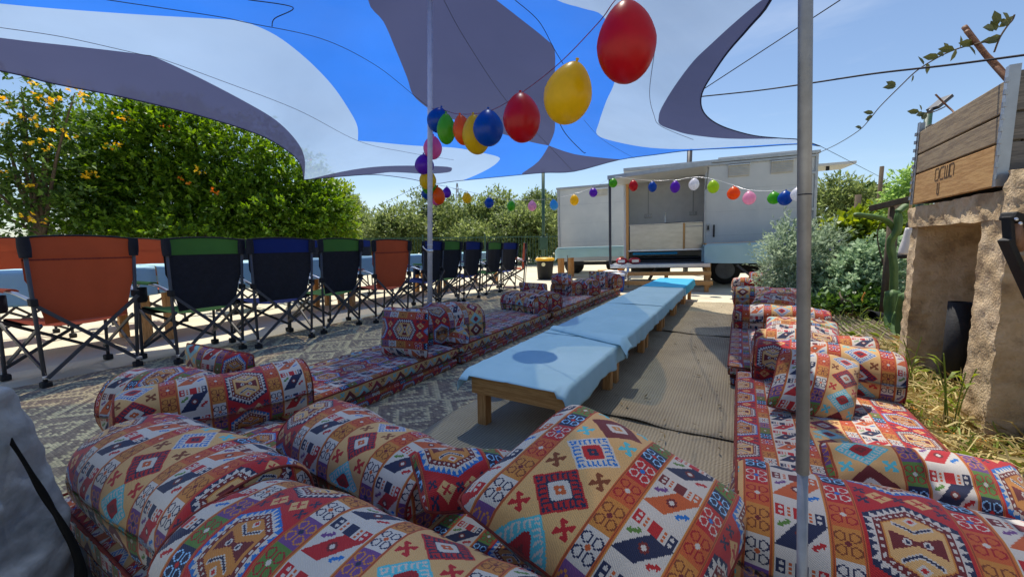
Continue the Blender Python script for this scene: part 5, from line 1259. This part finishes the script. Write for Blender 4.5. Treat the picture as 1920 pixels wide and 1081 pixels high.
# stencil marks, flat ink on the lowest plank
ink = noisy('stencil ink', [srgb(58, 44, 36), srgb(104, 80, 56)], scale=60, rough=.9, bump=0)
mb = MB()
def stroke(pts_, th=.006):
    for (y0, z0), (y1, z1) in zip(pts_, pts_[1:]):
        # seen from the lane, +u runs to the left
        mb.bar((-.0128, y0, z0), (-.0128, y1, z1), .0012, th, up=(1, 0, 0)) if False else mb.bar((-.0130, y0, z0), (-.0130, y1, z1), th, .0014, up=(1, 0, 0))
ox, oz = .16, .118
def glyph(k, segs):
    for sg in segs: stroke([(ox-k*.060-x*1.45, oz-.01+z*1.45) for x, z in sg], .0052)
glyph(0, [[(0, 0), (0, .045)], [(0, .045), (.026, .045), (.032, .035), (.032, .008), (.026, 0), (0, 0)]])
glyph(1, [[(.032, .045), (.006, .045), (0, .035), (0, .008), (.006, 0), (.032, 0)]])
glyph(2, [[(0, .045), (0, 0), (.034, 0), (.034, .045)], [(.017, 0), (.017, .045)]])
glyph(3, [[(0, 0), (0, .045), (.026, .045), (.032, .035), (.032, 0)], [(0, 0), (.018, 0)]])
stroke([(.115, .030), (.12, .09)], .008); stroke([(.093, .030), (.098, .09)], .008); stroke([(.115, .028), (.093, .028)], .006)
mb.build('stencil_mark', ink, crate)
# hose over the planter, sticks, vine, lamp
M_hose = noisy('tan irrigation hose', [srgb(176, 146, 96), srgb(196, 168, 118)], rough=.5)
rope('irrigation_hose', 'tan hose looped over the rim of the wooden planter', 'hose', [D(1800, 665, 2.9)+Vector((0, 0, 3)) if False else D(1706, 420, 3.35), D(1709, 360, 3.32), D(1716, 310, 3.28), D(1728, 262, 3.25), D(1745, 250, 3.2), D(1785, 243, 2.8), D(1812, 220, 2.5), D(1838, 190, 2.3), D(1868, 173, 2.15), D(1895, 168, 2.0), D(1940, 170, 1.95)], .010, M_hose)
rope('garden_hose', 'orange garden hose lying on the hay in front of the wall', 'hose', [G(1684, 712, .03), G(1700, 750, .03), G(1745, 790, .03), G(1790, 815, .04), G(1840, 827, .05), G(1885, 824, .05), G(1960, 810, .06)], .009, noisy('orange hose', [srgb(214, 128, 44), srgb(232, 150, 66)], rough=.4))
rope('garden_hose', 'orange hose standing up behind the fallen flower pot', 'hose', [G(1672, 655, .02), D(1664, 625, 3.7), D(1660, 600, 4.2), D(1628, 580, 4.5), D(1617, 563, 4.6), D(1622, 548, 4.6)], .009, bpy.data.materials['orange hose'])
M_stick = wood('brown stick', srgb(104, 68, 46), srgb(146, 102, 72), axis=0, scale=3)
rope('wooden_stake', 'thick brown stake slanting up from the planter', 'stake', [D(1808, 50, 2.35), D(1850, 105, 2.25), D(1885, 145, 2.15), D(1935, 200, 2.05)], .013, M_stick)
rope('wooden_stake', 'crooked thinner stake crossing the thick one on the planter', 'stake', [D(1812, 58, 2.33), D(1845, 98, 2.25), D(1868, 120, 2.2), D(1885, 140, 2.17), D(1902, 165, 2.12), D(1915, 190, 2.1)], .011, M_stick)
rope('dry_twig', 'thin dry twig sticking up at the far rim of the planter', 'twig', [D(1754, 177, 3.0), D(1775, 198, 2.95), D(1788, 210, 2.9), D(1800, 228, 2.8)], .006, M_stick)
def vine(label, pts_, leaves, r=.0042, sz=.066):
    t = thing('vine_shoot', label, 'vine', pts_[0]); o = Vector(pts_[0])
    MB().tube(spline(pts_, 8), r, 5).build('stem', M_bark, t, True, off=o)
    rr = random.Random(4); lm = bpy.data.materials.get('vine leaves') or leafmat('vine leaves', srgb(50, 58, 34), srgb(100, 104, 60), .15)
    for p, dx, dz, s in leaves:
        p = Vector(p); d = Vector((dx, rr.uniform(-.4, .4), dz)).normalized(); sd_ = d.cross(Vector((rr.uniform(-.5, .5), 1, rr.uniform(-.4, .4)))).normalized(); L = sz*s
        nn = d.cross(sd_)
        vs = [p, p+d*L*.25+sd_*L*.22+nn*L*.06, p+d*L*.6+sd_*L*.24+nn*L*.06, p+d*L, p+d*L*.6-sd_*L*.24+nn*L*.06, p+d*L*.25-sd_*L*.22+nn*L*.06, p+d*L*.45]
        MB().add(vs, [(0, 1, 6), (1, 2, 6), (2, 3, 6), (3, 4, 6), (4, 5, 6), (5, 0, 6)]).build('leaf', lm, t, off=o)
vp = [D(1850, 78, 2.2), D(1800, 90, 2.4), D(1762, 106, 2.6), D(1720, 132, 2.9), D(1690, 160, 3.2), D(1650, 200, 3.7), D(1632, 222, 4.0), D(1610, 245, 4.4), D(1570, 270, 5.2), D(1532, 288, 6.0)]
vl = [(D(x, y, Y), dx, dz, s) for x, y, Y, dx, dz, s in ((1800,90,2.4,-.3,1,1),(1815,85,2.35,.3,-.8,1.1),(1790,93,2.42,-1,.2,1.2),(1778,98,2.5,-.6,.5,1.1),(1770,102,2.52,-1,-.1,1),(1760,106,2.6,-.9,.1,1.2),(1793,92,2.42,-.2,-1,1),(1826,82,2.3,-1,.1,1.2),(1732,122,2.8,-.4,1,1.1),(1738,118,2.78,.2,-.6,1.1),(1712,140,2.95,-.1,-.6,.8),(1680,162,3.2,-1,0,1.3),(1680,160,3.2,-.5,.4,1.1),(1638,212,3.9,-1,.2,1.3),(1636,216,3.95,-.7,-.5,1.1),(1616,240,4.3,-1,.1,1.3),(1630,225,4.0,-1,0,1.0))]
vine('long thin vine shoot arching from the planter towards the trailer', vp, vl)
vp2 = [D(1864, 98, 2.2), D(1874, 72, 2.2), D(1888, 50, 2.2), D(1898, 38, 2.2), D(1902, 28, 2.2)]
vine('short leafy vine shoot rising above the planter stakes', vp2, [(D(x, y, 2.2), dx, dz, s) for x, y, dx, dz, s in ((1890,48,-1,.3,1.5),(1892,40,-1,.6,1.4),(1868,58,-.2,1,1.3),(1864,55,-1,0,1.7),(1872,52,.6,.6,1.4),(1876,66,-1,-.5,1.3),(1874,75,-1,0,1.6),(1870,48,-.2,1,1.6))], sz=.05)
vine('drooping small vine shoot on the solar lamp post', [D(1772, 200, 3.0), D(1755, 208, 3.1), D(1740, 212, 3.15), D(1722, 210, 3.2)], [(D(x, y, 3.15), dx, dz, s) for x, y, dx, dz, s in ((1738,212,-.6,-.6,1.2),(1730,212,-.9,-.3,1.2),(1724,210,-1,.2,1.2),(1732,210,-.4,-.8,1.0),(1728,208,-.6,.6,.9))])
lb0 = D(1736, 268, 3.5); t = thing('solar_lamp', 'solar lamp on a green post behind the planter', 'lamp', (lb0.x, lb0.y, 0))
o0 = Vector((lb0.x, lb0.y, 0)); tp_ = D(1741, 212, 3.5); hd0, hd1 = D(1748, 205, 3.5), D(1776, 182, 3.5)
MB().tube([Vector((0, 0, 0)), tp_-o0], .026, 10).build('post', M_dgreen, t, True); MB().tube([tp_-o0, hd0-o0], .017, 8).build('arm', M_frame, t, True)
hdm = MB().bar(hd0-o0, hd1-o0, .10, .03).build('lamp_head', M_frame, t, bevel=.006); MB().bar((hd0+(hd1-hd0)*.45)-o0-Vector((0, 0, .017)), (hd0+(hd1-hd0)*.95)-o0-Vector((0, 0, .017)), .08, .006).build('lens', M_silver, hdm)
# spray bottle
sb = D(1694, 480, 3.45); t = thing('spray_bottle', 'white and black bottle hanging at the planter hose', 'bottle', sb)
MB().lathe([(.035, -.02), (.040, 0), (.040, .012)], 16).build('base', M_rub, t, True)
MB().lathe([(.038, .012), (.041, .03), (.037, .09), (.030, .15), (.026, .22), (.024, .245)], 18, Matrix.Rotation(R(6), 4, 'Y')).build('body', noisy('off white plastic', [srgb(206, 202, 194), srgb(220, 216, 210)], rough=.4), t, True)
MB().lathe([(.020, .24), (.022, .25), (.022, .285), (.012, .30)], 14, Matrix.Rotation(R(6), 4, 'Y')).build('cap', M_rub, t, True)
# metal rails on the ground
for k in range(8):
    a0 = .80+k*.075; p = W(a0, 3.75+.03*(k % 3), .03+.02*(k % 2)); q = W(a0-.02+.03*math.sin(k), 5.75+.1*math.sin(k*2), .035+.02*((k+1) % 2)); L0 = (p+q)/2; dv = (q-p)
    mb = MB(); mb.bar(p, q, .05, .006); 
    sdv = dv.normalized().cross(Z)*.024
    mb.bar(p+sdv+Z*.014, q+sdv+Z*.014, .005, .028); mb.bar(p-sdv+Z*.014, q-sdv+Z*.014, .005, .028)
    o = mb.build('metal_rail', noisy('rusty rail %d' % k, [srgb(120, 112, 98), srgb(150, 138, 118), srgb(108, 90, 70)], scale=6, rough=.55, metal=.5), off=L0); o.location = L0
    tag(o, 'rusty metal profile on the ground right of the cushions, '+('nearest the cushions','second from the cushions','third from the cushions','fourth from the cushions','fourth from the garden','third from the garden','second from the garden','nearest the garden')[k], 'metal rail', 'metal rails beside the right cushions')
fpt = G(1640, 607, .0)+Vector((0, 0, .075)); t = thing('flower_pot', 'black plastic flower pot lying on its side by the cactus', 'pot', fpt); t.rotation_euler = (0, R(-88), R(20))
MB().lathe([(.055, -.09), (.075, .08), (.082, .08), (.082, .10), (.070, .10), (.066, .05), (.050, -.07)], 22).build('pot_body', M_rub, t, True)
for (x, y, lb) in ((1600, 596, 'red brick lying at the far end of the metal rails'), (1686, 655, 'red brick beside the cactus foot at the wall')):
    p = G(x, y, 0); o = MB().box((0, 0, .035), (.22, .11, .07)).build('brick', noisy('brick clay', [srgb(150, 96, 66), srgb(176, 122, 88)], scale=20, rough=.95), bevel=.006); o.location = p; o.rotation_euler = (0, 0, .2)
    tag(o, lb, 'brick', 'loose bricks')
rope('drip_pipe', 'black drip pipe curling at the bottom right by the wall', 'pipe', [G(1890, 960, .02), D(1886, 930, 1.42), D(1896, 905, 1.42), D(1935, 890, 1.4)], .012, M_rub)
# hanging tool at the right edge: black bracket holding a wooden handle
tb0 = D(1905, 440, 1.42); t = thing('hanging_hand_tool', 'black riveted bracket with a wooden handle hanging at the right picture edge', 'tool', tb0)
def T_(x, y, dy=0): return D(x, y, 1.42+dy)-tb0
MB().bar(T_(1888, 404), T_(1950, 425), .05, .032).build('bracket', M_rub, t, bevel=.008)
for x, y in ((1905, 411), (1913, 419)): MB().lathe([(.006, 0), (.006, .003), (.003, .005)], 12, Matrix.Translation(T_(x, y, -.045)) @ Matrix.Rotation(R(70), 4, 'X')).build('rivet', M_silver, t)
MB().tube([T_(1904, 418), T_(1905, 445), T_(1912, 470)], [.017, .019, .014], 12).build('handle', wood('dark handle', srgb(104, 74, 56), srgb(136, 100, 78), axis=2), t, True)
MB().bar(T_(1889, 406), T_(1893, 470), .03, .014).build('side_strap', M_rub, t, bevel=.003); MB().bar(T_(1884, 448), T_(1935, 560), .035, .02).build('lower_strap', M_rub, t, bevel=.003)
MB().tube([T_(1893, 470), T_(1908, 474), T_(1930, 476)], .008, 8).build('cross_pin', M_silver, t, True)

# ------------------------------------------------------------------ silver bag at the bottom left
M_bag = noisy('crumpled silver fabric', [srgb(78, 80, 82), srgb(140, 142, 144), srgb(104, 106, 108)], scale=5, rough=.55, bump=.45, bscale=9, metal=.1, dist=.03)
bc = D(-120, 1085, .80); bag = thing('storage_bag', 'crumpled silver grey bag at the bottom left corner', 'bag', (bc.x, bc.y, 0))
def _bag(i, j):
    th = 2*math.pi*j; z = i
    cth, sth = math.cos(th), math.sin(th); sq = lambda c: math.copysign(abs(c)**.55, c)
    rad = (1-.42*z**1.2)*(1 if z < .92 else max(.05, 1-((z-.92)/.08)**2*.95))
    x, y, zz = sq(cth)*.235*rad, sq(sth)*.19*rad, z*.66
    q = Vector((x*5, y*5, zz*5)); rg = abs(noise.noise(q))+.5*abs(noise.noise(q*2.1))+.3*abs(noise.noise(q*4.3))
    return Vector((x*(1-.17*rg), y*(1-.17*rg), max(0, zz-.03*rg)))
MB().grid(_bag, 60, 90).build('bag_body', M_bag, bag, True)
stp = [D(22, 826, .84), D(45, 862, .82), D(70, 905, .80), D(95, 945, .79), D(113, 975, .78), D(138, 1020, .77), D(152, 1065, .76), D(150, 1110, .75)]
sp3 = spline(stp, 6); mb = MB(); vs = []; o_ = Vector((bc.x, bc.y, 0))
for k, p in enumerate(sp3):
    d = (sp3[min(k+1, len(sp3)-1)]-sp3[max(k-1, 0)]).normalized(); s = d.cross(Vector((0, 1, .4))).normalized(); tw = .55+.45*abs(math.sin(k*.2+.4)); wd = .0145*tw
    for q in (-1, 1): vs.append(p+s*wd*q+Vector((0, .008*(1-tw)*q, 0)))
mb.add(vs, [(2*k, 2*k+1, 2*k+3, 2*k+2) for k in range(len(sp3)-1)]); so2 = mb.build('strap', noisy('black webbing', [srgb(8, 8, 9), srgb(14, 14, 15)], rough=.9, spec=.1), bag, True, off=o_); m = so2.modifiers.new('thickness', 'SOLIDIFY'); m.thickness = .002
